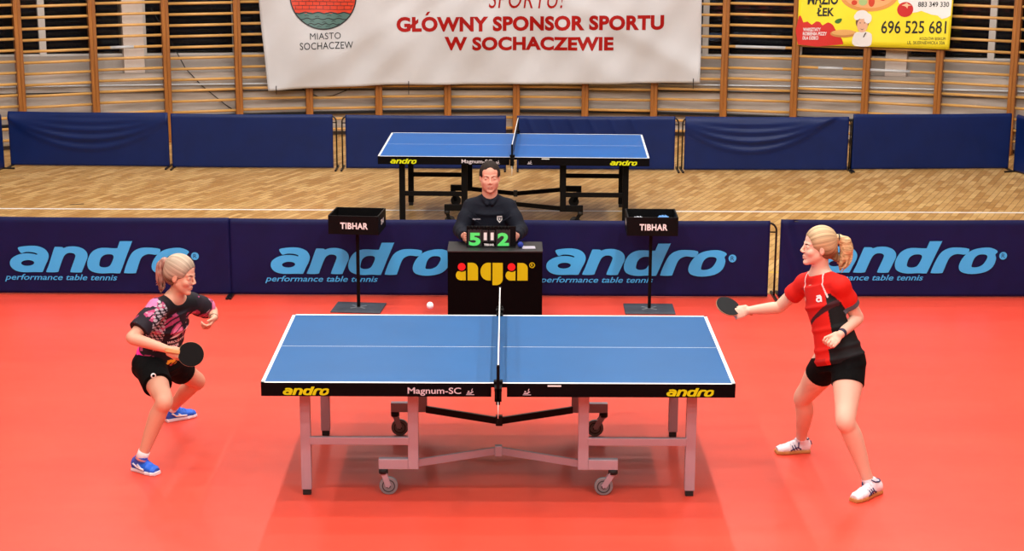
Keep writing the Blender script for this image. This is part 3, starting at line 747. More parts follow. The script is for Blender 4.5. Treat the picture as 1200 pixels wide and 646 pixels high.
sb = thing('score_board', 'flip score board showing green 5 and 2 on the umpire table', 'score board', (-.082,3.08,.70))
bx = lambda px: -.281+(px-546)*.00675+.082
bz = lambda py: .68+(292-py)*.0069-.70+.018
mb = MB(); mb.box(bx(546.5),bx(604.5),.0,.012,.0,bz(267.5),.002); mb.box(bx(546.5),bx(604.5),-.03,.05,0,.006,.002); mb.build('backing', M['black'], sb)
for (a,b,c,d,nm) in ((547.8,564.4,271.5,291.3,'5'),(565.2,572,272,286,'1'),(573.2,580,272,286,'1'),(581.4,597.8,271.5,291.3,'2')):
    cd = MB().box(bx(a),bx(b),-.006,.0,bz(d)+.002,bz(c),.001).build('score_card', mat('card_black',(30,30,34),.5), sb)
    w = b-a
    if nm == '1': vf = fit(text2d(nm,.03), bx(a+1.6),bx(b-1.6),bz(283.8),bz(274.8))
    else: vf = fit(text2d(nm,.045), bx(a+1.6),bx(b-1.4),bz(290.4),bz(275))
    decal('digit', vf, lambda x,z:(x,-.0072,z), M['green_digit'] if nm in '52' else M['print_white'], cd)
decal('lettering', fit(text2d('TIBHAR',.05), bx(567),bx(579),bz(290.6),bz(288)), lambda x,z:(x,-.0012,z), M['print_white'], sb)
for px in (550,553.5,558,561.5,567,570.5,575,578.5,584,587.5,592,595.5):
    MB().tube([(bx(px),-.002+.014*math.cos(a),bz(269.5)+.014*math.sin(a)) for a in [2*PI*k/14 for k in range(14)]],.0035,6,True).build('ring', M['black'], sb)
o = MB().box(-.052,.052,-.045,.045,0,.003).build('note_card', M['paper']); o.location=(.215,3.055,.70); o.rotation_euler.z=.05
tag(o,'small pale note card lying on the umpire table right of the score board','card')
o = MB().sphere((0,0,.022),.024,16,10).build('blue_cloth_bundle', mat('deep_blue',(20,44,140),.7)); o.location=(.150,3.06,.70); o.scale=(1,.9,1)
tag(o,'small round blue object beside the right side of the score board','toy')

# ------------------------------------------------------------------ ball boxes on stands
def box_stand(loc, rz, lab, tilt=0):
    t = thing('ball_box_stand', lab, 'box stand', loc, rz, 'black boxes on stands beside the umpire')
    mb = MB(); mb.box(-.205,.205,-.17,.17,.678,.69); w=.012
    mb.box(-.21,.21,-.18,-.18+w,.675,.832,.002); mb.box(-.21,.21,.18-w,.18,.675,.832,.002); mb.box(-.21,-.21+w,-.18+w,.18-w,.675,.832); mb.box(.21-w,.21,-.18+w,.18-w,.675,.832)
    bxo = mb.build('box', M['black'], t)
    MB().box(-.013,.013,-.013,.013,.012,.68,.002).build('pole', M['black'], t)
    b = MB(); b.box(-.21,.21,-.165,.165,0,.012,.004); base = b.build('base_plate', M['base_grey'], t)
    fl = MB()
    for k in range(4):
        a = PI/4+k*PI/2; fl.bar((0,0,.014),(.085*math.cos(a),.085*math.sin(a)*.8,.014),.02,.004)
    fl.build('pole_bracket', mat('bracket',(130,134,140),.5,.3), t)
    f = fit(text2d('TIBHAR',.05), -.075,.15,.732,.778)
    decal('lettering', fit(text2d('TIBHAR',.03,0,1.08), -.108,.122,.722,.776), lambda x,z:(x,-.1815,z), M['print_white'], t)
    for s in (-1,1): decal('side_label', fit(text2d('TIBHAR',.03), -.07,.07,.735,.78), lambda x,z:(s*.2115,s*x,z), M['print_white'], t)
    return t
box_stand((-1.205,3.80,0), -.10, 'black open box on a stand left of the umpire')
box_stand((1.243,3.795,0), -.01, 'black open box on a stand right of the umpire with towels inside')
def towel(loc, m_, lab):
    rnd = random.Random(int(loc[0]*1000)); mb = MB(); vs=[];fs=[];n=14
    for j in range(n+1):
        for i in range(n+1):
            u=i/n-.5; v=j/n-.5; r=max(0,1-(2*abs(u))**4)*max(0,1-(2*abs(v))**4)
            vs.append((u*.12, v*.1, r*(.035+.012*math.sin(u*30+v*14)+.008*math.sin(v*40))))
    for j in range(n):
        for i in range(n): a=j*(n+1)+i; fs.append((a,a+1,a+n+2,a+n+1))
    rim=[i for i in range(n+1)]+[j*(n+1)+n for j in range(1,n+1)]+[n*(n+1)+i for i in range(n-1,-1,-1)]+[j*(n+1) for j in range(n-1,0,-1)]
    fs.append(tuple(rim)[::-1]); mb.add(vs,fs,True); o=mb.build('towel', m_); o.location=loc
    return tag(o, lab, 'towel')
towel((1.14,3.84,.745), M['towel_w'], 'white crumpled towel in the left of the right-hand black box')
towel((1.35,3.87,.75), M['towel'], 'blue crumpled towel in the right corner of the right-hand black box')

# ------------------------------------------------------------------ people: smooth implicit bodies meshed once each
import openvdb
NP = np.array
def nrm(v): v = NP(v, float); return v/np.linalg.norm(v)
class Vol:
    def __init__(s, lo, hi, h=.004):
        s.lo = NP(lo, float); s.h = h; s.n = np.ceil((NP(hi)-s.lo)/h).astype(int)+1
        s.F = np.full(s.n, .06, np.float32)
    def _sub(s, lo, hi):
        a = np.clip(np.floor((NP(lo)-s.lo)/s.h).astype(int), 0, s.n); b = np.clip(np.ceil((NP(hi)-s.lo)/s.h).astype(int)+1, 0, s.n)
        if (b <= a).any(): return None
        ax = [(s.lo[i]+s.h*np.arange(a[i], b[i])).astype(np.float32) for i in range(3)]
        X = ax[0][:,None,None]; Y = ax[1][None,:,None]; Z = ax[2][None,None,:]
        return (slice(a[0],b[0]),slice(a[1],b[1]),slice(a[2],b[2])), X, Y, Z
    def _mix(s, sl, d, k, op='add'):
        F = s.F[sl]
        if op == 'add':
            h = np.clip(.5+.5*(F-d)/k, 0, 1); s.F[sl] = F*(1-h)+d*h-k*h*(1-h)
        elif op == 'sub':
            h = np.clip(.5-.5*(F+d)/k, 0, 1); s.F[sl] = F*(1-h)-d*h+k*h*(1-h)
    def cone(s, a, b, ra, rb, k=.01, op='add'):
        a = NP(a,float); b = NP(b,float); R = max(ra,rb)+k+.01
        q = s._sub(np.minimum(a,b)-R, np.maximum(a,b)+R)
        if q is None: return s
        sl,X,Y,Z = q; d = b-a; L2 = d@d+1e-12
        t = np.clip(((X-a[0])*d[0]+(Y-a[1])*d[1]+(Z-a[2])*d[2])/L2, 0, 1)
        D = np.sqrt((X-a[0]-t*d[0])**2+(Y-a[1]-t*d[1])**2+(Z-a[2]-t*d[2])**2)-(ra+(rb-ra)*t)
        s._mix(sl, D, k, op); return s
    def chain(s, pts, rs, k=.01):
        for i in range(len(pts)-1): s.cone(pts[i], pts[i+1], rs[i], rs[i+1], k)
        return s
    def schain(s, pts, rs, k=.004, n=6):
        P = [NP(p,float) for p in pts]; P = [2*P[0]-P[1]]+P+[2*P[-1]-P[-2]]; R = [rs[0]]+list(rs)+[rs[-1]]
        op = []; orr = []
        for i in range(1,len(P)-2):
            for j in range(n):
                t = j/n; f = lambda a,b,c,d: .5*(2*b+(c-a)*t+(2*a-5*b+4*c-d)*t*t+(3*b-a-3*c+d)*t**3)
                op.append(f(P[i-1],P[i],P[i+1],P[i+2])); orr.append(f(R[i-1],R[i],R[i+1],R[i+2]))
        op.append(P[-2]); orr.append(rs[-1]); return s.chain(op, orr, k)
    def ell(s, c, rad, ax=None, k=.01, op='add'):
        c = NP(c,float); R = max(rad)+k+.01
        q = s._sub(c-R, c+R)
        if q is None: return s
        sl,X,Y,Z = q; ax = np.eye(3) if ax is None else NP(ax)
        x,y,z = X-c[0],Y-c[1],Z-c[2]
        u = [x*ax[i][0]+y*ax[i][1]+z*ax[i][2] for i in range(3)]
        k0 = np.sqrt(sum((u[i]/rad[i])**2 for i in range(3)))+1e-9; k1 = np.sqrt(sum((u[i]/rad[i]**2)**2 for i in range(3)))+1e-9
        s._mix(sl, k0*(k0-1)/k1, k, op); return s
    def loft(s, pts, side, ws, ds, k=.02):
        """flattened tube: elliptic sections (ws along side, ds across) on the polyline pts"""
        side = nrm(side)
        for i in range(len(pts)-1):
            a = NP(pts[i],float); b = NP(pts[i+1],float); R = max(ws[i],ws[i+1])+k+.01
            q = s._sub(np.minimum(a,b)-R, np.maximum(a,b)+R)
            if q is None: continue
            sl,X,Y,Z = q; d = b-a; L = np.linalg.norm(d); dn = d/L
            sd = nrm(side-dn*(side@dn)); fw = np.cross(dn, sd)
            x,y,z = X-a[0],Y-a[1],Z-a[2]
            tt = x*dn[0]+y*dn[1]+z*dn[2]; t = np.clip(tt/L,0,1); o = tt-t*L
            w_ = ws[i]+(ws[i+1]-ws[i])*t; e = ds[i]+(ds[i+1]-ds[i])*t
            u = x*sd[0]+y*sd[1]+z*sd[2]; v = x*fw[0]+y*fw[1]+z*fw[2]
            k0 = np.sqrt((u/w_)**2+(v/e)**2)+1e-9; k1 = np.sqrt((u/w_**2)**2+(v/e**2)**2)+1e-9
            D = k0*(k0-1)/k1
            D = np.where(np.abs(o) > 1e-6, np.sqrt(np.maximum(D,0)**2+o**2)+np.minimum(D,0)*0, D)
            s._mix(sl, D, k)
        return s
    def cut(s, p, n, k=.003, c=None, R=None):
        """remove everything on the +n side of the plane through p (within R of c)"""
        p = NP(p,float); n = nrm(n)
        q = s._sub(s.lo, s.lo+s.h*s.n) if c is None else s._sub(NP(c)-R, NP(c)+R)
        sl,X,Y,Z = q; D = (X-p[0])*n[0]+(Y-p[1])*n[1]+(Z-p[2])*n[2]
        if c is not None:
            S = np.sqrt((X-c[0])**2+(Y-c[1])**2+(Z-c[2])**2)-R; D = -np.maximum(-D, S)
        s.F[sl] = np.maximum(s.F[sl], D); return s
    def subbox(s, O, ax, lo, hi, rnd=.006):
        X = (s.lo[0]+s.h*np.arange(s.n[0]))[:,None,None]-O[0]; Y = (s.lo[1]+s.h*np.arange(s.n[1]))[None,:,None]-O[1]; Z = (s.lo[2]+s.h*np.arange(s.n[2]))[None,None,:]-O[2]
        g = 0
        for i in range(3):
            q = X*ax[i][0]+Y*ax[i][1]+Z*ax[i][2]; c = (lo[i]+hi[i])/2; e = (hi[i]-lo[i])/2-rnd; g = g+np.maximum(np.abs(q-c)-e,0)**2
        s.F = np.maximum(s.F, -(np.sqrt(g)-rnd)).astype(np.float32); return s
    def mesh(s, name, material, parent=None, colfn=None, smooth_it=1):
        g = openvdb.FloatGrid(.06); g.copyFromArray(s.F, tolerance=0)
        pts, quads = g.convertToQuads(0.0)
        pts = pts.astype(np.float64)*s.h+s.lo
        me = bpy.data.meshes.new(name); nq = len(quads)
        me.vertices.add(len(pts)); me.vertices.foreach_set('co', pts.ravel().astype(np.float32))
        me.loops.add(nq*4); me.loops.foreach_set('vertex_index', quads[:,::-1].ravel().astype(np.int32))
        me.polygons.add(nq); me.polygons.foreach_set('loop_start', np.arange(0,nq*4,4,dtype=np.int32)); me.polygons.foreach_set('loop_total', np.full(nq,4,np.int32))
        me.update(calc_edges=True); me.validate()
        me.polygons.foreach_set('use_smooth', [True]*len(me.polygons))
        bm = bmesh.new(); bm.from_mesh(me)
        # signed volume test keeps the normals outward
        if bm.calc_volume(signed=True) < 0: bmesh.ops.reverse_faces(bm, faces=bm.faces[:])
        for _ in range(smooth_it): bmesh.ops.smooth_vert(bm, verts=bm.verts[:], factor=.4, use_axis_x=True, use_axis_y=True, use_axis_z=True)
        bm.to_mesh(me); bm.free()
        if colfn is not None:
            co = np.empty(len(me.vertices)*3, np.float32); me.vertices.foreach_get('co', co)
            c = colfn(co.reshape(-1,3).astype(float)); c = np.concatenate([c, np.ones((len(c),1))],1).astype(np.float32)
            at = me.color_attributes.new('Col','FLOAT_COLOR','POINT'); at.data.foreach_set('color', c.ravel())
        me.materials.append(material)
        o = bpy.data.objects.new(name, me); COL.objects.link(o)
        if parent is not None:
            o.parent = parent; o.matrix_parent_inverse = Matrix.Translation(-V(parent.location))
        return o
def hold(o, parent): o.parent = parent; o.matrix_parent_inverse = Matrix.Translation(-V(parent.location)); return o
LC = lambda *c: NP(lin(c))

def hand(v, wrist, d, n, side, curl=(.4,.5,.5,.6), size=1., spread=.06, thumb=(.5,.6), index=None):
    """palm + 4 fingers + thumb. d: wrist->knuckles, n: way the palm faces, side: +1 thumb along s, -1 against"""
    d = nrm(d); n = nrm(NP(n)-d*(NP(n)@d)); s_ = np.cross(d,n)*side; S = size
    w = NP(wrist,float); kn = w+d*.085*S
    v.loft([w+d*.005, w+d*.04*S, kn], s_, [.024*S,.036*S,.038*S], [.017*S,.016*S,.013*S], .006)
    tips = []
    for i,(off,L) in enumerate(((.028,.070),(.0095,.078),(-.0095,.072),(-.027,.058))):
        c = curl[i] if index is None or i else index
        p = kn+s_*off*S-d*.004; dirv = nrm(d+s_*spread*(1.5-i)); r = (.0088,.0082,.0074,.0066) if i<3 else (.0078,.0072,.0066,.0058)
        ang = 0; pts = [p]
        for q,(seg,cc) in enumerate(((.45,.75),(.31,1.15),(.24,.8))):
            ang += c*cc; dd = dirv*math.cos(ang)+n*math.sin(ang); p = p+dd*L*S*seg; pts.append(p)
        v.chain(pts, [x*S for x in r], .0025); tips.append(p)
    b = w+d*.022*S+s_*.026*S; a1 = nrm(d*math.cos(thumb[0])+s_*math.sin(thumb[0])+n*.35); m = b+a1*.042*S
    a2 = nrm(d*.85+n*thumb[1]+s_*.05); e = m+a2*.030*S
    v.cone(b-d*.008, m, .0155*S, .0098*S, .008); v.cone(m, e, .0095*S, .0072*S, .003)
    return kn, s_

def head(v, O, f, u, S=1., female=True):
    f = nrm(f); u = nrm(NP(u)-f*(NP(u)@f)); r = np.cross(f,u)
    P = lambda a,b,c: NP(O)+(f*a+r*b+u*c)*S
    ax = (r,f,u)
    v.ell(P(-.012,0,.035), (.074*S,.093*S,.082*S), ax, .01)
    v.ell(P(.026,0,-.035), (.056*S,.060*S,.074*S), ax, .02)
    v.cone(P(.010,-.040,-.050),P(.062,-.012,-.096),.018*S,.014*S,.02); v.cone(P(.010,.040,-.050),P(.062,.012,-.096),.018*S,.014*S,.02)
    v.ell(P(.072,0,-.098),(.016*S,.014*S,.014*S),ax,.012)
    for sg in (-1,1):
        v.ell(P(.060,sg*.036,-.030),(.020*S,.020*S,.020*S),ax,.015)
        v.cone(P(.080,sg*.012,.020),P(.066,sg*.042,.020),.0075*S,.006*S,.01)
        v.ell(P(.094,sg*.029,.002),(.012*S,.008*S,.008*S),ax,.012,'sub')
        v.ell(P(-.002,sg*.072,-.012),(.007*S,.017*S,.029*S),ax,.004)
        v.ell(P(.002,sg*.081,-.010),(.006*S,.008*S,.013*S),ax,.003,'sub')
        v.ell(P(.0715,sg*.031,.001),(.0135*S,.0110*S,.0105*S),ax,.010)
    v.cone(P(.082,0,.012),P(.103,0,-.025),.0065*S,.0085*S,.008)
    for sg in (-1,1): v.ell(P(.096,sg*.010,-.031),(.008*S,.009*S,.007*S),ax,.005)
    v.cone(P(.080,-.014,-.059),P(.0865,0,-.057),.005*S,.0065*S,.004); v.cone(P(.080,.014,-.059),P(.0865,0,-.057),.005*S,.0065*S,.004)
    v.cone(P(.080,-.012,-.069),P(.0845,0,-.070),.005*S,.007*S,.004); v.cone(P(.080,.012,-.069),P(.0845,0,-.070),.005*S,.007*S,.004)
    return P, (f,r,u)

def face_parts(P, fr, S, parent, browm, open_=.0068, body_=None):
    f,r,u = fr
    bm = bmesh.new(); bm.from_mesh(body_.data); bv = BVHTree.FromBMesh(bm); bm.free()
    def on(b, c, off=0.):
        h = bv.ray_cast(V(P(.16,b,c)), -V(f), .2)
        return (h[0] if h[0] is not None else V(P(.085,b,c)))+V(f)*off*S
    R = Matrix((V(r),V(f),V(u))).transposed().to_4x4()
    for sg in (-1,1):
        c0 = on(sg*.030,.001)
        e = MB().sphere((0,0,0),.0118*S,16,10,.0050*S); e.xf(Matrix.Translation(c0-V(f)*.0106*S)@R); hold(e.build('eye', M['eye'], None), parent)
        i_ = MB().sphere((0,0,0),.0056*S,14,8,.0040*S); i_.xf(Matrix.Translation(c0-V(f)*.0034*S)@R); hold(i_.build('iris', M['iris'], None), parent)
        b = MB(); b.tube([on(sg*.013,.0165,-.0005),on(sg*.027,.0200,-.0005),on(sg*.043,.0165,-.0005)],[.0024*S,.0034*S,.0016*S],6); hold(b.build('eyebrow', browm, None), parent)
    l = MB()
    l.tube([on(-.016,-.0620,-.0008),on(-.006,-.0595,-.0008),on(.006,-.0595,-.0008),on(.016,-.0620,-.0008)],[.0012*S,.0026*S,.0026*S,.0012*S],6)
    l.tube([on(-.013,-.0665,-.001),on(0,-.0695,-.001),on(.013,-.0665,-.001)],[.0012*S,.0030*S,.0012*S],6)
    hold(l.build('lips', mat('lips',(176,98,88),.6), None), parent)

def limb_leg(v, h, kn, an, s=1., bend=None, hip=.088, k=.02):
    """thigh, knee, calf with a bulge, ankle"""
    h,kn,an = NP(h),NP(kn),NP(an); th = kn-h; sh = an-kn
    back = nrm(nrm(th)-nrm(sh)); back = -nrm(np.cross(np.cross(sh, back), sh))*-1
    # knee points where thigh and shin bend outward; calf lies opposite
    kdir = nrm(nrm(th)-nrm(sh)); kdir = kdir-nrm(sh)*(kdir@nrm(sh)); kdir = nrm(kdir)
    v.schain([h, h+th*.35, h+th*.72, kn+kdir*.004, kn+sh*.13-kdir*.002, kn+sh*.30-kdir*.010, kn+sh*.60-kdir*.007, kn+sh*.85, an],
             [hip*s,.081*s,.063*s,.053*s,.049*s,.0515*s,.0425*s,.033*s,.031*s], .004)
def shoe(heel, toe, ank, parent, upm, solem, accm, name='shoe', lace=None, S=1., stripe='bar', heelup=0.):
    """athletic shoe: upper mesh, with sole, laces, stripe and tongue as sub-parts"""
    H = NP((*heel,0.)); T = NP((*toe,0.)); d = nrm(T-H); L = np.linalg.norm(T-H); sd = NP((d[1],-d[0],0)); up = NP((0,0,1.))
    Q = lambda a,b,c: H+d*a*L+sd*b+up*c
    lo = np.minimum(H,T)-.09; hi = np.maximum(H,T)+.09; lo[2] = -.01; hi[2] = .19
    v = Vol(lo, hi, .003)
    A_ = NP(ank)
    v.loft([Q(.14,0,.045),Q(.35,0,.045),Q(.62,0,.034),Q(.80,0,.028),Q(.90,0,.024)], sd, [.033,.033,.042,.040,.030],[.040,.038,.032,.026,.020],.01)
    v.cone(Q(.20,0,.05),(A_[0],A_[1],max(.085,min(.105,A_[2]))),.034,.037,.015)
    v.cone(Q(.36,0,.07),Q(.60,0,.048),.026,.022,.012)
    v.cut((0,0,.016),(0,0,-1)); v.cut(NP((A_[0],A_[1],.108)),(0,0,1))
    u = v.mesh(name, upm, parent)
    v = Vol(lo, hi, .003)
    v.loft([Q(.12,0,.011),Q(.35,0,.011),Q(.65,0,.011),Q(.82,0,.011),Q(.93,0,.013)], sd, [.036,.034,.046,.043,.030],[.03,.03,.03,.03,.028],.01)
    v.cut((0,0,.024),(0,0,1)); v.cut((0,0,.001),(0,0,-1))
    so = v.mesh('sole', solem, None, None, 0); so.parent = u
    bv = BVHTree.FromObject(u, bpy.context.evaluated_depsgraph_get()) if False else None
    bm = bmesh.new(); bm.from_mesh(u.data); bv = BVHTree.FromBMesh(bm); bm.free()
    def stick(pts, r, nm, m_, n=6):
        ps = []
        for p in pts:
            c,nn,_,_ = bv.find_nearest(V(p)); ps.append(c+nn*r*.4)
        o = MB().tube(ps, r, n).build(nm, m_, None); o.parent = u; return o
    if stripe == 'bar':
        stick([Q(.20+.13*math.cos(q)+.06, .04*math.sin(q), .098) for q in [2*PI*j/14 for j in range(15)]], .0045, 'collar', accm)
        stick([Q(.02,0,.085),Q(.0,0,.05)], .006, 'heel_tab', accm)
    for k in range(4):
        a = .40+.065*k; stick([Q(a,-.022,.09-.012*k),Q(a,0,.11-.012*k),Q(a+.02,.022,.09-.012*k)], .0032, 'lace', lace or accm)
    for s_ in (-1,1):
        if stripe == 'bar':
            for k in range(3): stick([Q(.36+.07*k,s_*.06,.02),Q(.41+.07*k,s_*.06,.045),Q(.46+.06*k,s_*.05,.075)], .0038, 'side_stripe', accm)
            stick([Q(.36,s_*.06,.03),Q(.45,s_*.06,.05),Q(.62,s_*.06,.024)], .0035, 'side_stripe', accm)
        else:
            stick([Q(.22,s_*.06,.060),Q(.36,s_*.06,.034),Q(.60,s_*.06,.034)], .006, 'side_stripe', accm)
            stick([Q(.40,s_*.06,.054),Q(.50,s_*.06,.030)], .006, 'side_stripe', accm)
    return u

def racket(c, n, a, label, front, back, hl=.1, r=.076):
    """c blade centre, n face normal, a from blade centre towards the handle end"""
    c,n,a = V(c),V(n).normalized(),V(a).normalized(); a = (a-n*a.dot(n)).normalized(); b = n.cross(a)
    t = thing('table_tennis_racket', label, 'racket', c, 0)
    Rm = Matrix((b,a,n)).transposed().to_4x4()
    out = []
    for k in range(40):
        th = 2*PI*k/40; x = math.cos(th)*.075; y = math.sin(th)*.079
        out.append((x,y))
    def slab(o2, z0, z1, nm, m_):
        N = len(o2); vs = [(x,y,z0) for x,y in o2]+[(x,y,z1) for x,y in o2]
        fs = [tuple(range(N))[::-1], tuple(range(N,2*N))]+[(i,(i+1)%N,N+(i+1)%N,N+i) for i in range(N)]
        mb = MB(); mb.add(vs,fs); mb.xf(Rm); return mb.build(nm, m_, t)
    neck = [(x,y) for x,y in out if y < .066]
    i0 = [i for i,(x,y) in enumerate(out) if y >= .066]
    bl = []
    for i,(x,y) in enumerate(out):
        bl.append((x,y) if y < .068 else (x, .092))
    slab(out, -.003, .003, 'blade', M['ply'])
    trimmed = [(x*.985, min(y*.985,.070)) for x,y in out]
    slab(trimmed, .003, .0065, 'rubber_sheet', front); slab(trimmed, -.0065, -.003, 'rubber_sheet', back)
    mb = MB(); mb.box(-.013,.013,.066,.066+hl,-.011,.011,.005); mb.xf(Rm); mb.build('handle', M['handle'], t)
    return t

def bands(p, O, f, r, u): q = p-NP(O); return q@f, q@r, q@u
def noise3(p, s, seed=0):
    rs = np.random.RandomState(seed); o = np.zeros(len(p))
    for k in range(7):
        w = rs.normal(size=3); w = w/np.linalg.norm(w)*s*(1+.5*k); o += np.sin(p@w+rs.rand()*6.28+1.4*np.sin(p@rs.normal(size=3)*s*.6))/(1+.35*k)
    return o/2.6

# ================================================================== player A (left, black and pink shirt)
def arm(v, sh, el, wr, s=1., k=.012):
    sh,el,wr = NP(sh),NP(el),NP(wr); fa = wr-el
    v.schain([sh, sh+(el-sh)*.45, sh+(el-sh)*.85, el, el+fa*.25, el+fa*.65, wr], [.046*s,.041*s,.036*s,.034*s,.035*s,.029*s,.0225*s], .004)

J = dict(ra=(-2.200,-.20,.105), rk=(-2.048,-.209,.468), rh=(-2.200,.125,.60), lh=(-2.120,.295,.575), lk=(-1.995,.60,.345), la=(-2.212,.80,.085),
 pel=(-2.165,.215,.605), neck=(-2.018,.075,1.045), head=(-1.966,.043,1.202), rs=(-2.088,-.080,1.020), ls=(-1.930,.195,.985), re=(-2.213,-.26,.880), rw=(-1.995,-.285,.818), le=(-1.843,.40,.880), lw=(-1.795,.200,.882))
J = {k:NP(v) for k,v in J.items()}
pa = thing('person', 'person crouching at the left in black and pink shirt, black shorts and blue shoes', 'person', (-2.15,.25,0))
up = nrm(J['neck']-J['pel']); rt = nrm((J['rs']-J['ls'])-up*((J['rs']-J['ls'])@up)); fw = np.cross(up,rt)
lo,hi = (-2.42,-.48,.02),(-1.62,1.0,1.38)
body = Vol(lo,hi,.004)
sp = lambda t,a=0.,b=0.: J['pel']+(J['neck']-J['pel'])*t+fw*a+rt*b
body.loft([sp(-.08),sp(.12),sp(.35),sp(.62),sp(.88)], rt, [.145,.135,.115,.13,.12],[.10,.095,.08,.09,.07],.03)
body.cone(sp(.95),J['head']+NP((.0,.0,-.06)),.052,.046,.02)
body.cone(J['rs'],sp(.98),.048,.05,.03); body.cone(J['ls'],sp(.98),.048,.05,.03)
limb_leg(body,J['rh'],J['rk'],J['ra']); limb_leg(body,J['lh'],J['lk'],J['la'])
arm(body,J['rs'],J['re'],J['rw']); arm(body,J['ls'],J['le'],J['lw'])
Ph,fr = head(body, J['head']+NP((.004,0,0)), (.93,-.30,-.20), (.16,0,1.), 1.)
hand(body, J['rw'], (.93,-.10,-.30), (.1,.9,-.35), -1, (1.15,1.2,1.25,1.3), .92, .04, (.35,.6), .35)
hand(body, J['lw'], (-.30,-.75,-.45), (-.55,.1,.5), -1, (.7,.9,1.0,1.1), .92, .05, (.5,.5))
def skin_col(base, pink, P_, fr_, O):
    def fn(p):
        n_ = np.clip(noise3(p, 5, 3)[:,None]*.5+.5,0,1)
        c = base*(1-.12*n_)+pink*(.12*n_)
        return c
    return fn
bo = body.mesh('body', M['skin_a'], pa, skin_col(LC(216,160,134),LC(200,120,100),Ph,fr,J['head']))
face_parts(Ph, fr, 1., pa, M['brow'], body_=bo)

# shirt
sh = Vol(lo,hi,.004)
sh.loft([sp(-.02),sp(.12),sp(.35),sp(.62),sp(.86)], rt, [.165,.158,.142,.148,.138],[.118,.112,.105,.108,.088],.03)
sh.cone(J['rs'],sp(.93),.062,.062,.03); sh.cone(J['ls'],sp(.93),.062,.062,.03)
for a,b in (('rs','re'),('ls','le')):
    A0,B0 = J[a],J[b]; d = B0-A0; sh.chain([A0,A0+d*.4,A0+d*.86],[.062,.064,.068],.02); sh.cut(A0+d*.74, d, .003, A0+d*.92, .10)
sh.ell(J['neck']+up*.045+fw*.02,(.075,.075,.07),None,.01,'sub')
sh.cut(sp(.02),-up)
pinks = [LC(214,64,140),LC(150,40,84),LC(232,120,160)]
def shirtA(p):
    q = p-J['pel']; t = q@up/np.linalg.norm(J['neck']-J['pel']); uu = q@rt; vv = q@fw
    c = np.tile(LC(30,22,32),(len(p),1))
    n1 = noise3(p@np.diag([1.,1.,.55]),34,5); n2 = noise3(p,60,8); n3 = noise3(p,22,11)
    st = np.abs(np.sin((q@(up*.8-fw*.9+rt*.3))*62+n3*1.6))
    m = (n1 > .12)&(st>.5); c[m] = LC(168,62,104)
    m = (n1 > .48)&(st>.25); c[m] = LC(214,112,150)
    m = (n2 > .85)&(n1>-.1); c[m] = LC(196,150,160)
    m = (n3 < -.75)&(t<.55); c[m] = LC(150,44,36)
    # sleeve with grey lattice, pink flash on the near shoulder
    dr = p-J['rs']; al = dr@nrm(J['re']-J['rs'])
    m = (al>-.02)&(uu>.10)&(t>.35)&(np.abs(np.sin(dr@nrm((0,0,1))*150+noise3(p,50,2)))*np.abs(np.sin(dr@nrm((1,0,.4))*130))>.42)&(dr@nrm((-1,-.3,.2))<.03)
    c[m] = LC(176,168,178)
    m = (np.linalg.norm(p-(J['rs']+NP((-.03,-.03,.035))),axis=1)<.040+.012*n2); c[m] = LC(226,120,168)
    m = (t>.90)&(uu>-.13)&(uu<.15); c[m] = LC(18,16,22)
    m = (t<.19)&(uu>.02)&(vv<.07); c[m] = LC(232,46,150)
    m = (t<.17)&(t>.06)&(vv>.05)&(n2>0); c[m] = LC(226,150,40)
    return c
shA = sh.mesh('shirt', M['cloth_v'], pa, shirtA)
def wrap_decal(name, vf, O, xd, yd, nd, target, material, off=.003, maxlen=.01):
    bm = bmesh.new(); bm.from_mesh(target.data); bv = BVHTree.FromBMesh(bm); bm.free()
    vs, fs = densify(vf, maxlen); nd = V(nrm(nd)); out = []
    for x,y in vs:
        p = V(NP(O)+nrm(xd)*x+nrm(yd)*y)
        h = bv.ray_cast(p+nd*.25, -nd, .5)
        out.append(h[0]+nd*off if h[0] is not None else p)
    o = setmesh(name, out, fs, material); o.parent = target; return o
nd = nrm(fw+rt*.35); xd = nrm(np.cross(up,nd))
wrap_decal('lettering', fit(text2d('WROCŁAW',.03),-.07,.07,0,.022), sp(.44,.1,-.0), xd, up, nd, shA, M['print_white'])
wrap_decal('lettering', fit(text2d('MIRROR',.03),-.07,.03,0,.022), sp(.37,.1,-.0), xd, up, nd, shA, M['print_white'])
wrap_decal('swoosh_mark', shape2d([[(-.06,0),(0,.03),(.08,.055),(.02,.018),(-.01,.004)]],2), sp(.53,.1,0), xd, up, nd, shA, M['print_white'])
wrap_decal('printed_wordmark', fit(WM,-.05,.06,.022,0), sp(.27,.1,0), xd, up, nd, shA, mat('orange_print',(240,160,30),.5))
wrap_decal('sponsor_mark', shape2d([circ(0,0,.012),circ(0,0,.007)]), sp(.74,.1,-.085), xd, up, nd, shA, M['print_white'])

# shorts
so = Vol(lo,hi,.004)
so.loft([sp(-.14),sp(-.02),sp(.10)], rt, [.172,.170,.155],[.125,.120,.112],.03)
def shortleg(v, h, kn, e, r0, r1):
    h,kn = NP(h),NP(kn); d = kn-h; v.cone(h, h+d*(e+.12), r0, r1, .03); v.cut(h+d*e, d, .003, h+d*(e+.16), .16)
shortleg(so,J['rh'],J['rk'],.58,.100,.090); shortleg(so,J['lh'],J['lk'],.52,.100,.088)
so.cut(sp(.085),up,.003,sp(.36,-.05),.17)
shortsA = so.mesh('shorts', M['shorts'], pa)
wrap_decal('brand_mark', shape2d([circ(0,0,.017),circ(0,0,.009)]), J['rh']+(J['rk']-J['rh'])*.2+NP((.02,-.05,0)), (1,0,0), (0,0,1), (.2,-1,.2), shortsA, M['print_white'])

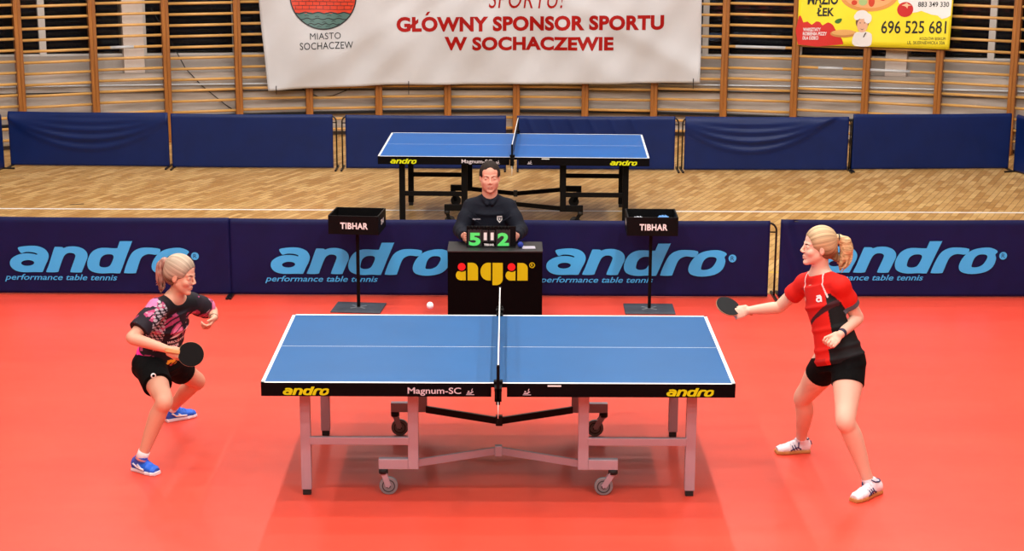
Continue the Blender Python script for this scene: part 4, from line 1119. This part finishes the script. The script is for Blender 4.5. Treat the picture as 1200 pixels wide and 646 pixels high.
# hair and ponytail
def hair(P_, fr_, S, extra, m1, m2, parent, tie, tail, tr, h=.003, short=False):
    f,r,u = fr_; O = P_(0,0,0)
    v = Vol(O-.19*S, O+.19*S, h); ax = (r,f,u)
    v.ell(P_(-.016,0,.040),(.083*S,.098*S,.090*S),ax,.01)
    v.ell(P_(-.040,0,-.005),(.078*S,.070*S,.075*S),ax,.02)
    if extra: extra(v)
    # clear the face
    v.ell(P_(.105,0,-.026),(.094*S,.070*S,.102*S),ax,.006,'sub')
    for sg in (-1,1): v.ell(P_(.030,sg*.085,-.045),(.030*S,.050*S,.045*S),ax,.008,'sub')
    v.cut(P_(0,0,-.062), -u+f*.9)
    T_ = NP(tie); axd = nrm(T_-NP(P_(.02,0,.02)))
    def hc(p):
        q = p-T_; q2 = q-np.outer(q@axd,axd); b1 = nrm(u-axd*(u@axd)); b2 = np.cross(axd,b1)
        an = np.arctan2(q2@b2,q2@b1); rr = np.linalg.norm(q,axis=1)
        st = np.sin(an*37+np.sin(an*11)*2+rr*14)*.35+np.sin(an*71+1.3+rr*25)*.3+np.sin(an*17+.4)*.35
        h_ = (p-NP(P_(0,0,0))); low = np.clip((.012-h_@u)/.05,0,1)*.85+np.clip((h_@f-.035)/.03,0,1)*.35
        w = np.clip(.62+.33*st-low*.7,0,1)[:,None]
        return m1[0]*(1-w)+m1[1]*w
    o = v.mesh('hair', M['hair_v'], parent, hc, 1)
    if tail:
        lo_ = np.min(tail,0)-.08; hi_ = np.max(tail,0)+.08
        v = Vol(lo_,hi_,.003); v.chain([NP(q) for q in tail], tr, .015)
        rs = random.Random(5)
        for k in range(26):
            pts_ = []; o1 = NP([rs.gauss(0,1) for _ in range(3)]); o1 = o1/np.linalg.norm(o1)
            for i_,(q,rr_) in enumerate(zip(tail,tr)): pts_.append(NP(q)+o1*rr_*.95+NP([0,0,-.012*rs.random()*i_]))
            v.schain(pts_, [.004]+[.0065]*(len(tail)-2)+[.002], .002, 3)
        for k in range(7):
            q = NP(tail[-2])+NP([rs.uniform(-.02,.02) for _ in range(3)]); e = NP(tail[-1])+NP([rs.uniform(-.03,.03),rs.uniform(-.02,.02),rs.uniform(-.03,.01)]); v.cone(q,e,.010,.003,.006)
        pt = v.mesh('ponytail', m2, parent, None, 1)
        e = MB(); tz = V(tie); dd = (V(tail[1])-V(tail[0])).normalized(); 
        a = dd.orthogonal().normalized(); b = dd.cross(a)
        e.tube([tz+(a*math.cos(2*PI*k/16)+b*math.sin(2*PI*k/16))*.020 for k in range(16)],.006,8,True); hold(e.build('hair_tie', M['wire'], None), parent)
    return o
hair(Ph, fr, 1., None, (LC(88,62,44),LC(208,188,164)), M['hair_a2'], pa, (-2.042,.065,1.272), [(-2.02,.062,1.268),(-2.062,.066,1.282),(-2.085,.068,1.255),(-2.092,.068,1.21),(-2.085,.068,1.165),(-2.10,.07,1.135)], [.020,.022,.026,.026,.020,.008])
ush = shoe((-2.285,-.135),(-2.085,-.255), J['ra'], pa, M['shoe_blue'], M['shoe_white'], M['print_white'], 'shoe', M['shoe_blue'], stripe='wave')
ush2 = shoe((-2.275,.765),(-2.055,.925), J['la'], pa, M['shoe_blue'], M['shoe_white'], M['print_white'], 'shoe', M['shoe_blue'], stripe='wave')
for a,k_ in (('ra','rk'),('la','lk')):
    d = J[k_]-J[a]; hold(MB().tube([J[a]-d*.05,J[a]+d*.03,J[a]+d*.10],[.037,.036,.0365],20).build('sock', M['sock']), pa)
hold(MB().tube([V(J['lw']+(J['le']-J['lw'])*.06),V(J['lw']+(J['le']-J['lw'])*.11)],.0265,16).build('wristband', M['wire']), pa)
racket((-1.856,-.292,.790),(.22,-.92,.32),(-1,.22,.08),'black-faced racket held low by the player in the black and pink shirt', M['rubber_black'], M['rubber_red'], .09)

# ================================================================== player B (right, red shirt)
J = dict(la=(2.213,-.53,.100), lk=(2.058,-.560,.478), lh=(2.103,-.340,.762), rh=(2.005,-.205,.735), rk=(1.905,.02,.432), ra=(1.938,.205,.100),
 pel=(2.056,-.280,.785), neck=(1.935,-.150,1.283), head=(1.916,-.180,1.447), ls=(2.035,-.305,1.235), rs=(1.878,-.004,1.175), le=(2.160,-.245,1.020), lw=(2.026,-.425,.965), re=(1.746,.140,.983), rw=(1.545,.045,.988))
J = {k:NP(v) for k,v in J.items()}
pb = thing('person', 'person at the right in red shirt, black shorts and white shoes', 'person', (2.05,-.25,0))
up = nrm(J['neck']-J['pel']); rt = nrm((J['rs']-J['ls'])-up*((J['rs']-J['ls'])@up)); fw = np.cross(up,rt)
lo,hi = (1.36,-.90,.02),(2.42,.46,1.62)
body = Vol(lo,hi,.004)
body.loft([sp(-.08),sp(.12),sp(.35),sp(.62),sp(.88)], rt, [.150,.14,.115,.13,.12],[.105,.10,.08,.09,.07],.03)
body.cone(sp(.95),J['head']+NP((.012,0,-.06)),.054,.048,.02)
body.cone(J['rs'],sp(.98),.048,.05,.03); body.cone(J['ls'],sp(.98),.048,.05,.03)
limb_leg(body,J['rh'],J['rk'],J['ra'],1.08); limb_leg(body,J['lh'],J['lk'],J['la'],1.10)
arm(body,J['rs'],J['re'],J['rw'],1.05); arm(body,J['ls'],J['le'],J['lw'],1.05)
Ph,fr = head(body, J['head'], (-.985,-.14,.03), (-.02,0,1.), 1.)
hand(body, J['rw'], (-.90,.15,-.30), (-.15,.75,-.4), -1, (1.2,1.25,1.3,1.3), .95, .04, (.35,.6), .8)
hand(body, J['lw'], (-.72,-.2,-.66), (-.35,-.55,.55), 1, (.9,1.0,1.1,1.15), .95, .05, (.4,.7))
bo = body.mesh('body', M['skin_b'], pb, skin_col(LC(226,182,160),LC(214,150,130),Ph,fr,J['head']))
face_parts(Ph, fr, 1., pb, M['brow'], body_=bo)
sh = Vol(lo,hi,.004)
sh.loft([sp(-.10),sp(.0),sp(.12),sp(.35),sp(.62),sp(.86)], rt, [.168,.168,.157,.140,.150,.140],[.136,.134,.120,.105,.115,.09],.03)
sh.cone(J['rs'],sp(.93),.062,.062,.03); sh.cone(J['ls'],sp(.93),.062,.062,.03)
for a,b,e in (('rs','re',.50),('ls','le',.62)):
    A0,B0 = J[a],J[b]; d = B0-A0; sh.chain([A0,A0+d*.4,A0+d*.8],[.056,.056,.057],.02); sh.cut(A0+d*e, d, .003, A0+d*(e+.2), .10)
sh.ell(J['neck']+up*.045+fw*.02,(.075,.075,.07),None,.01,'sub')
sh.cut(sp(-.05),-up)
pelB, upB, rtB, fwB, JB = J['pel'], up, rt, fw, J
def shirtB(p):
    q = p-pelB; t = q@upB/np.linalg.norm(JB['neck']-pelB); uu = q@rtB; vv = q@fwB
    th = np.degrees(np.arctan2(vv,-uu))   # 0 = near flank, 90 = front
    c = np.tile(LC(208,30,20),(len(p),1))
    body_ = (np.linalg.norm(p-JB['ls'],axis=1)>.075)
    dl = JB['le']-JB['ls']; al_ = (p-JB['ls'])@dl/(dl@dl); rd_ = np.linalg.norm(p-JB['ls']-np.outer(al_,dl),axis=1)
    sleeve = (rd_<.068)&(al_>-.1)
    m = (t<.74)&(th<38+12*np.clip(.5-t,-.3,.5))&(th>-70)&(uu<-.02)&body_&~sleeve; c[m] = LC(14,12,14)
    m = (t<.13)&(th<60)&(th>-60); c[m] = LC(20,17,20)
    s_ = t-(.52+.10*np.clip((uu+.02)/.12,-1,1)*-1)
    m = (np.abs(s_)<.022+.012*np.clip(-uu/.1,0,1))&(vv>.02)&(t<.75)&(uu<.07); c[m] = LC(60,24,30)
    m = (t<.86)&(t>.52)&(vv>0)&(np.abs(uu)<.16)&(s_>.03)&~(np.abs(s_)<.03); c[m&~((th<38)&(uu<-.02)&(t<.8))] = LC(198,26,18)
    m = (t<.03)&(vv>.0)&(uu>-.04); c[m] = LC(176,22,20)
    # cuffs
    for a,b,e in (('rs','re',.50),('ls','le',.62)):
        d = JB[b]-JB[a]; L = np.linalg.norm(d); al = (p-JB[a])@d/L/L
        rad = np.linalg.norm(p-JB[a]-np.outer(al,d),axis=1)
        m = (al>e-.13)&(al<e+.05)&(rad<.085); c[m] = LC(86,90,100)
        if a == 'rs': c[m] = LC(200,30,26)
    # white piping from neck over each shoulder to the armhole
    for sg in (-1,1):
        m = (np.abs(np.abs(uu)-(.075+.06*(1-t)*2.2))<.0045)&(vv>.0)&(t>.70)&(uu*sg>0); c[m] = LC(232,210,205)
    return c
shB = sh.mesh('shirt', M['cloth_v'], pb, shirtB)
nd = nrm(fw-rt*.4); xd = nrm(np.cross(up,nd))
wrap_decal('brand_mark', merge(shape2d([circ(0,0,.020,20,.016),circ(.002,-.001,.009,16,.006)]),shape2d([[(.012,-.016),(.022,-.016),(.024,.012),(.016,.026),(-.012,.026),(-.014,.018),(.008,.017)]])), sp(.70,.1,-.065), xd, up, nd, shB, M['print_white'])
wrap_decal('sponsor_mark', shape2d([[(0,0),(.012,.012),(.006,.03),(-.004,.022),(-.008,.006)]]), sp(.70,.1,.075), xd, up, nd, shB, mat('rose_print',(236,150,140),.5))
so = Vol(lo,hi,.004)
so.loft([sp(-.12),sp(-.02),sp(.06)], rt, [.166,.168,.160],[.118,.120,.115],.03)
shortleg(so,J['rh'],J['rk'],.36,.098,.088); shortleg(so,J['lh'],J['lk'],.38,.102,.096)
so.cut(sp(.045),up)
so.mesh('shorts', M['shorts'], pb)
def exb(v):
    v.cone(Ph(-.070,.0,.0),(2.035,-.185,1.365),.045,.014,.02); v.cone(Ph(-.06,.02,.0),(2.015,-.200,1.372),.035,.010,.02)
hair(Ph, fr, 1., exb, (LC(104,74,46),LC(222,192,148)), M['hair_b'], pb, (2.035,-.178,1.500), [(2.000,-.18,1.500),(2.042,-.178,1.498),(2.078,-.178,1.475),(2.088,-.178,1.43),(2.078,-.178,1.385),(2.055,-.18,1.350)], [.028,.020,.032,.036,.030,.012])
shoe((2.318,-.475),(2.088,-.680), J['la'], pb, M['shoe_white'], M['gum'], M['navy_print'], 'shoe', M['shoe_white'])
shoe((2.025,.235),(1.755,.195), J['ra'], pb, M['shoe_white'], M['gum'], M['navy_print'], 'shoe', M['shoe_white'])
for a,k_ in (('ra','rk'),('la','lk')):
    d = J[k_]-J[a]; hold(MB().tube([J[a]-d*.12,J[a]-d*.04,J[a]+d*.0],[.037,.036,.0365],20).build('sock', M['sock']), pb)
hold(MB().tube([V(J['lw']+(J['le']-J['lw'])*.04),V(J['lw']+(J['le']-J['lw'])*.15)],.0275,18).build('wristband', M['watch']), pb)
racket((1.420,.075,1.005),(.30,-.50,.81),(.90,.10,-.30),'dark-faced racket held out over the table end by the player in red', M['rubber_grey'], M['rubber_red'], .1)

# ================================================================== umpire, seated behind the box
J = dict(pel=(-.10,3.70,.50), neck=(-.10,3.62,1.00), head=(-.099,3.585,1.172), rs=(-.252,3.62,.915), ls=(.052,3.62,.915), re=(-.335,3.50,.745), le=(.150,3.50,.745), rw=(-.300,3.20,.760), lw=(.118,3.20,.762),
 rh=(-.20,3.68,.48), lh=(.0,3.68,.48), rk=(-.22,3.40,.49), lk=(.02,3.40,.49), ra=(-.21,3.40,.09), la=(.01,3.40,.09))
J = {k:NP(v) for k,v in J.items()}
pu = thing('person', 'seated person in a dark navy jacket behind the umpire table, looking down', 'person', (-.10,3.62,0))
up = NP((0,0,1.)); rt = NP((-1.,0,0)); fw = NP((0,-1.,0))
lo,hi = (-.50,2.98,.02),(.32,4.0,1.36)
body = Vol(lo,hi,.004)
body.cone(sp(.9),J['head']+NP((0,.01,-.07)),.066,.062,.02)
body.loft([sp(0),sp(.4),sp(.8)], rt, [.15,.15,.14],[.11,.11,.1],.03)
for a in 'rl': limb_leg(body,J[a+'h'],J[a+'k'],J[a+'a'],.95)
for a in 'rl': arm(body,J[a+'s'],J[a+'e'],J[a+'w'],1.05)
Ph,fr = head(body, J['head'], (0.04,-1,-.05), (0,-.05,1.), 1.07)
body.ell(J['head']+NP((0,-.02,-.05)),(.068,.065,.065),None,.02)
hand(body, J['rw'], (.15,-.97,.12), (1,0,.1), -1, (.8,.85,.9,.9), 1., .04, (.6,.4))
hand(body, J['lw'], (-.15,-.97,.12), (-1,0,.1), 1, (.8,.85,.9,.9), 1., .04, (.6,.4))
bo = body.mesh('body', M['skin_u'], pu, skin_col(LC(214,158,136),LC(200,112,94),Ph,fr,J['head']))
face_parts(Ph, fr, 1.07, pu, M['hair_u'], .0045, body_=bo)
jk = Vol(lo,hi,.004)
jk.loft([sp(-.05),sp(.2),sp(.5),sp(.78),sp(.90)], rt, [.19,.185,.178,.165,.12],[.14,.135,.13,.12,.09],.04)
for a in 'rl':
    S0,E0,W0 = J[a+'s'],J[a+'e'],J[a+'w']
    jk.cone(S0,sp(.95),.062,.062,.04); jk.chain([S0,S0+(E0-S0)*.5,E0],[.064,.064,.062],.03); jk.chain([E0,E0+(W0-E0)*.5,W0],[.060,.052,.042],.02)
    jk.cut(W0-(W0-E0)*.05, W0-E0, .003, W0+(W0-E0)*.1, .08)
    jk.cone(NP((J['neck'][0]+(-.055 if a=='r' else .055),3.60,1.005)),NP((J['neck'][0]+(-.02 if a=='r' else .02),3.53,.955)),.022,.016,.012)
jk.loft([sp(.9,-.005),sp(1.0,-.005)], rt, [.09,.083],[.08,.078],.02)
jk.ell(NP((-.10,3.585,1.065)),(.068,.075,.075),None,.008,'sub'); jk.cone(NP((-.10,3.50,1.03)),NP((-.10,3.475,.95)),.035,.004,.008,'sub')
jk.cut(sp(0),-up)
# sleeve and body folds
def fold(a, b, r): jk.cone(a, b, r, r*.6, .012, 'add')
for s_ in (-1,1):
    fold((-.10+s_*.17,3.50,.86),(-.10+s_*.07,3.475,.80),.006); fold((-.10+s_*.22,3.44,.78),(-.10+s_*.13,3.47,.72),.006); fold((-.10+s_*.16,3.485,.91),(-.10+s_*.10,3.478,.86),.005)
jko = jk.mesh('jacket', M['jacket'], pu)
wrap_decal('crest', shape2d([[(-.022,.028),(.022,.028),(.022,-.004),(0,-.032),(-.022,-.004)],[(-.014,.016),(.014,.016),(.012,-.006),(.0,-.018),(-.012,-.006)]]), (-.018,3.45,.845), (1,0,0), (0,0,1), (0,-1,.2), jko, M['print_white'])
wrap_decal('crest', shape2d([[(-.008,.008),(.004,.012),(.008,.0),(-.002,-.010)]]), (-.018,3.45,.845), (1,0,0), (0,0,1), (0,-1,.2), jko, M['print_white'])
wrap_decal('lettering', fit(text2d('SĘDZIA',.04),-.033,.033,0,.014), (-.205,3.45,.838), (1,0,0), (0,0,1), (0,-1,.2), jko, M['print_grey'])
tr = Vol(lo,hi,.004); tr.loft([J['pel']+NP((0,0,-.03)),J['pel']+NP((0,0,.07))], rt, [.18,.175],[.15,.13],.03)
for a in 'rl': tr.chain([J[a+'h'],J[a+'k'],J[a+'k']+(J[a+'a']-J[a+'k'])*.9],[.095,.072,.055],.02)
tr.mesh('trousers', M['shorts'], pu)
# short hair
f,r,u = fr; hv = Vol(Ph(0,0,0)-.2, Ph(0,0,0)+.2, .004)
hv.ell(Ph(-.016,0,.034),(.0835,.103,.0925),(r,f,u),.01); hv.ell(Ph(-.03,0,.0),(.084,.085,.08),(r,f,u),.02)
hv.subbox(Ph(0,0,0), (r,f,u), (-.060,.030,-.2), (.060,.2,.071), .022)
for sg in (-1,1): hv.ell(Ph(.035,sg*.08,-.045),(.035,.05,.062),(r,f,u),.006,'sub')
hv.cut(Ph(0,0,-.05), -u+f*.25)
hv.mesh('hair', M['hair_u'], pu)
for a in 'rl': shoe((J[a+'a'][0],3.46),(J[a+'a'][0],3.20), J[a+'a'], pu, M['rubber'], M['rubber'], M['print_grey'], 'shoe', M['rubber'])
ch = thing('folding_chair', 'dark folding chair under the seated umpire behind the black boxed table', 'chair', (-.10,3.72,0))
MB().box(-.21,.21,-.20,.20,.345,.368,.008).build('seat', M['steel_dark'], ch)
MB().box(-.20,.20,.19,.215,.55,.78,.008).build('backrest', M['steel_dark'], ch)
for s_ in (-1,1):
    MB().tube([(s_*.20,-.20,0),(s_*.20,.205,.40),(s_*.20,.205,.80)],.011,8).build('leg', M['steel_dark'], ch)
    MB().tube([(s_*.185,.20,0),(s_*.185,-.17,.39)],.011,8).build('leg', M['steel_dark'], ch)

# ------------------------------------------------------------------ light, camera, world
def lamp(x, y, p, z=7.2, size=.13, col=(1,.97,.93)):
    l = bpy.data.lights.new('hall_lamp','POINT'); l.shadow_soft_size=size; l.energy=p; l.color=col
    o = bpy.data.objects.new('hall_lamp', l); COL.objects.link(o); o.location=(x,y,z)
for k,yy in enumerate((-12.85,-10.6,-8.35,-6.1,-3.85,-1.6,.65,2.9,5.15,7.4,9.65,11.9)):
    for xx in (-5.15,-1.88,1.88,5.15):
        lamp(xx, yy, LP*3.05*(.95 if yy < -5 else 1.45 if yy < 1.5 else 1.2 if yy < 4 else .95 if yy < 9 else .62)*(1.2 if abs(xx)<3 else .85))
W = bpy.data.worlds.new('night'); SC.world = W; W.use_nodes = True
W.node_tree.nodes['Background'].inputs[0].default_value = (.010,.012,.018,1); W.node_tree.nodes['Background'].inputs[1].default_value = 1
cam = bpy.data.cameras.new('camera'); co = bpy.data.objects.new('camera', cam); COL.objects.link(co); SC.camera = co
cam.sensor_width = 36; cam.lens = 60.911
yaw,pitch,roll = .002,.2387,.0045
cy,sy,cp,sp = math.cos(yaw),math.sin(yaw),math.cos(pitch),math.sin(pitch)
f = V((sy*cp,cy*cp,-sp)); r0 = V((cy,-sy,0)); u0 = r0.cross(f)
r = math.cos(roll)*r0+math.sin(roll)*u0; u = math.cos(roll)*u0-math.sin(roll)*r0
co.matrix_world = Matrix(((r.x,u.x,-f.x,.0574),(r.y,u.y,-f.y,-10.327),(r.z,u.z,-f.z,3.7286),(0,0,0,1)))
cam.clip_end = 200
vs_ = SC.view_settings; vs_.view_transform='Standard'; vs_.look='None'; vs_.gamma=1; vs_.use_curve_mapping=False; vs_.exposure=0.0
SC.cycles.use_light_tree = True
SC.cycles.max_bounces = 8; SC.cycles.transmission_bounces = 6; SC.cycles.caustics_reflective=False; SC.cycles.caustics_refractive=False
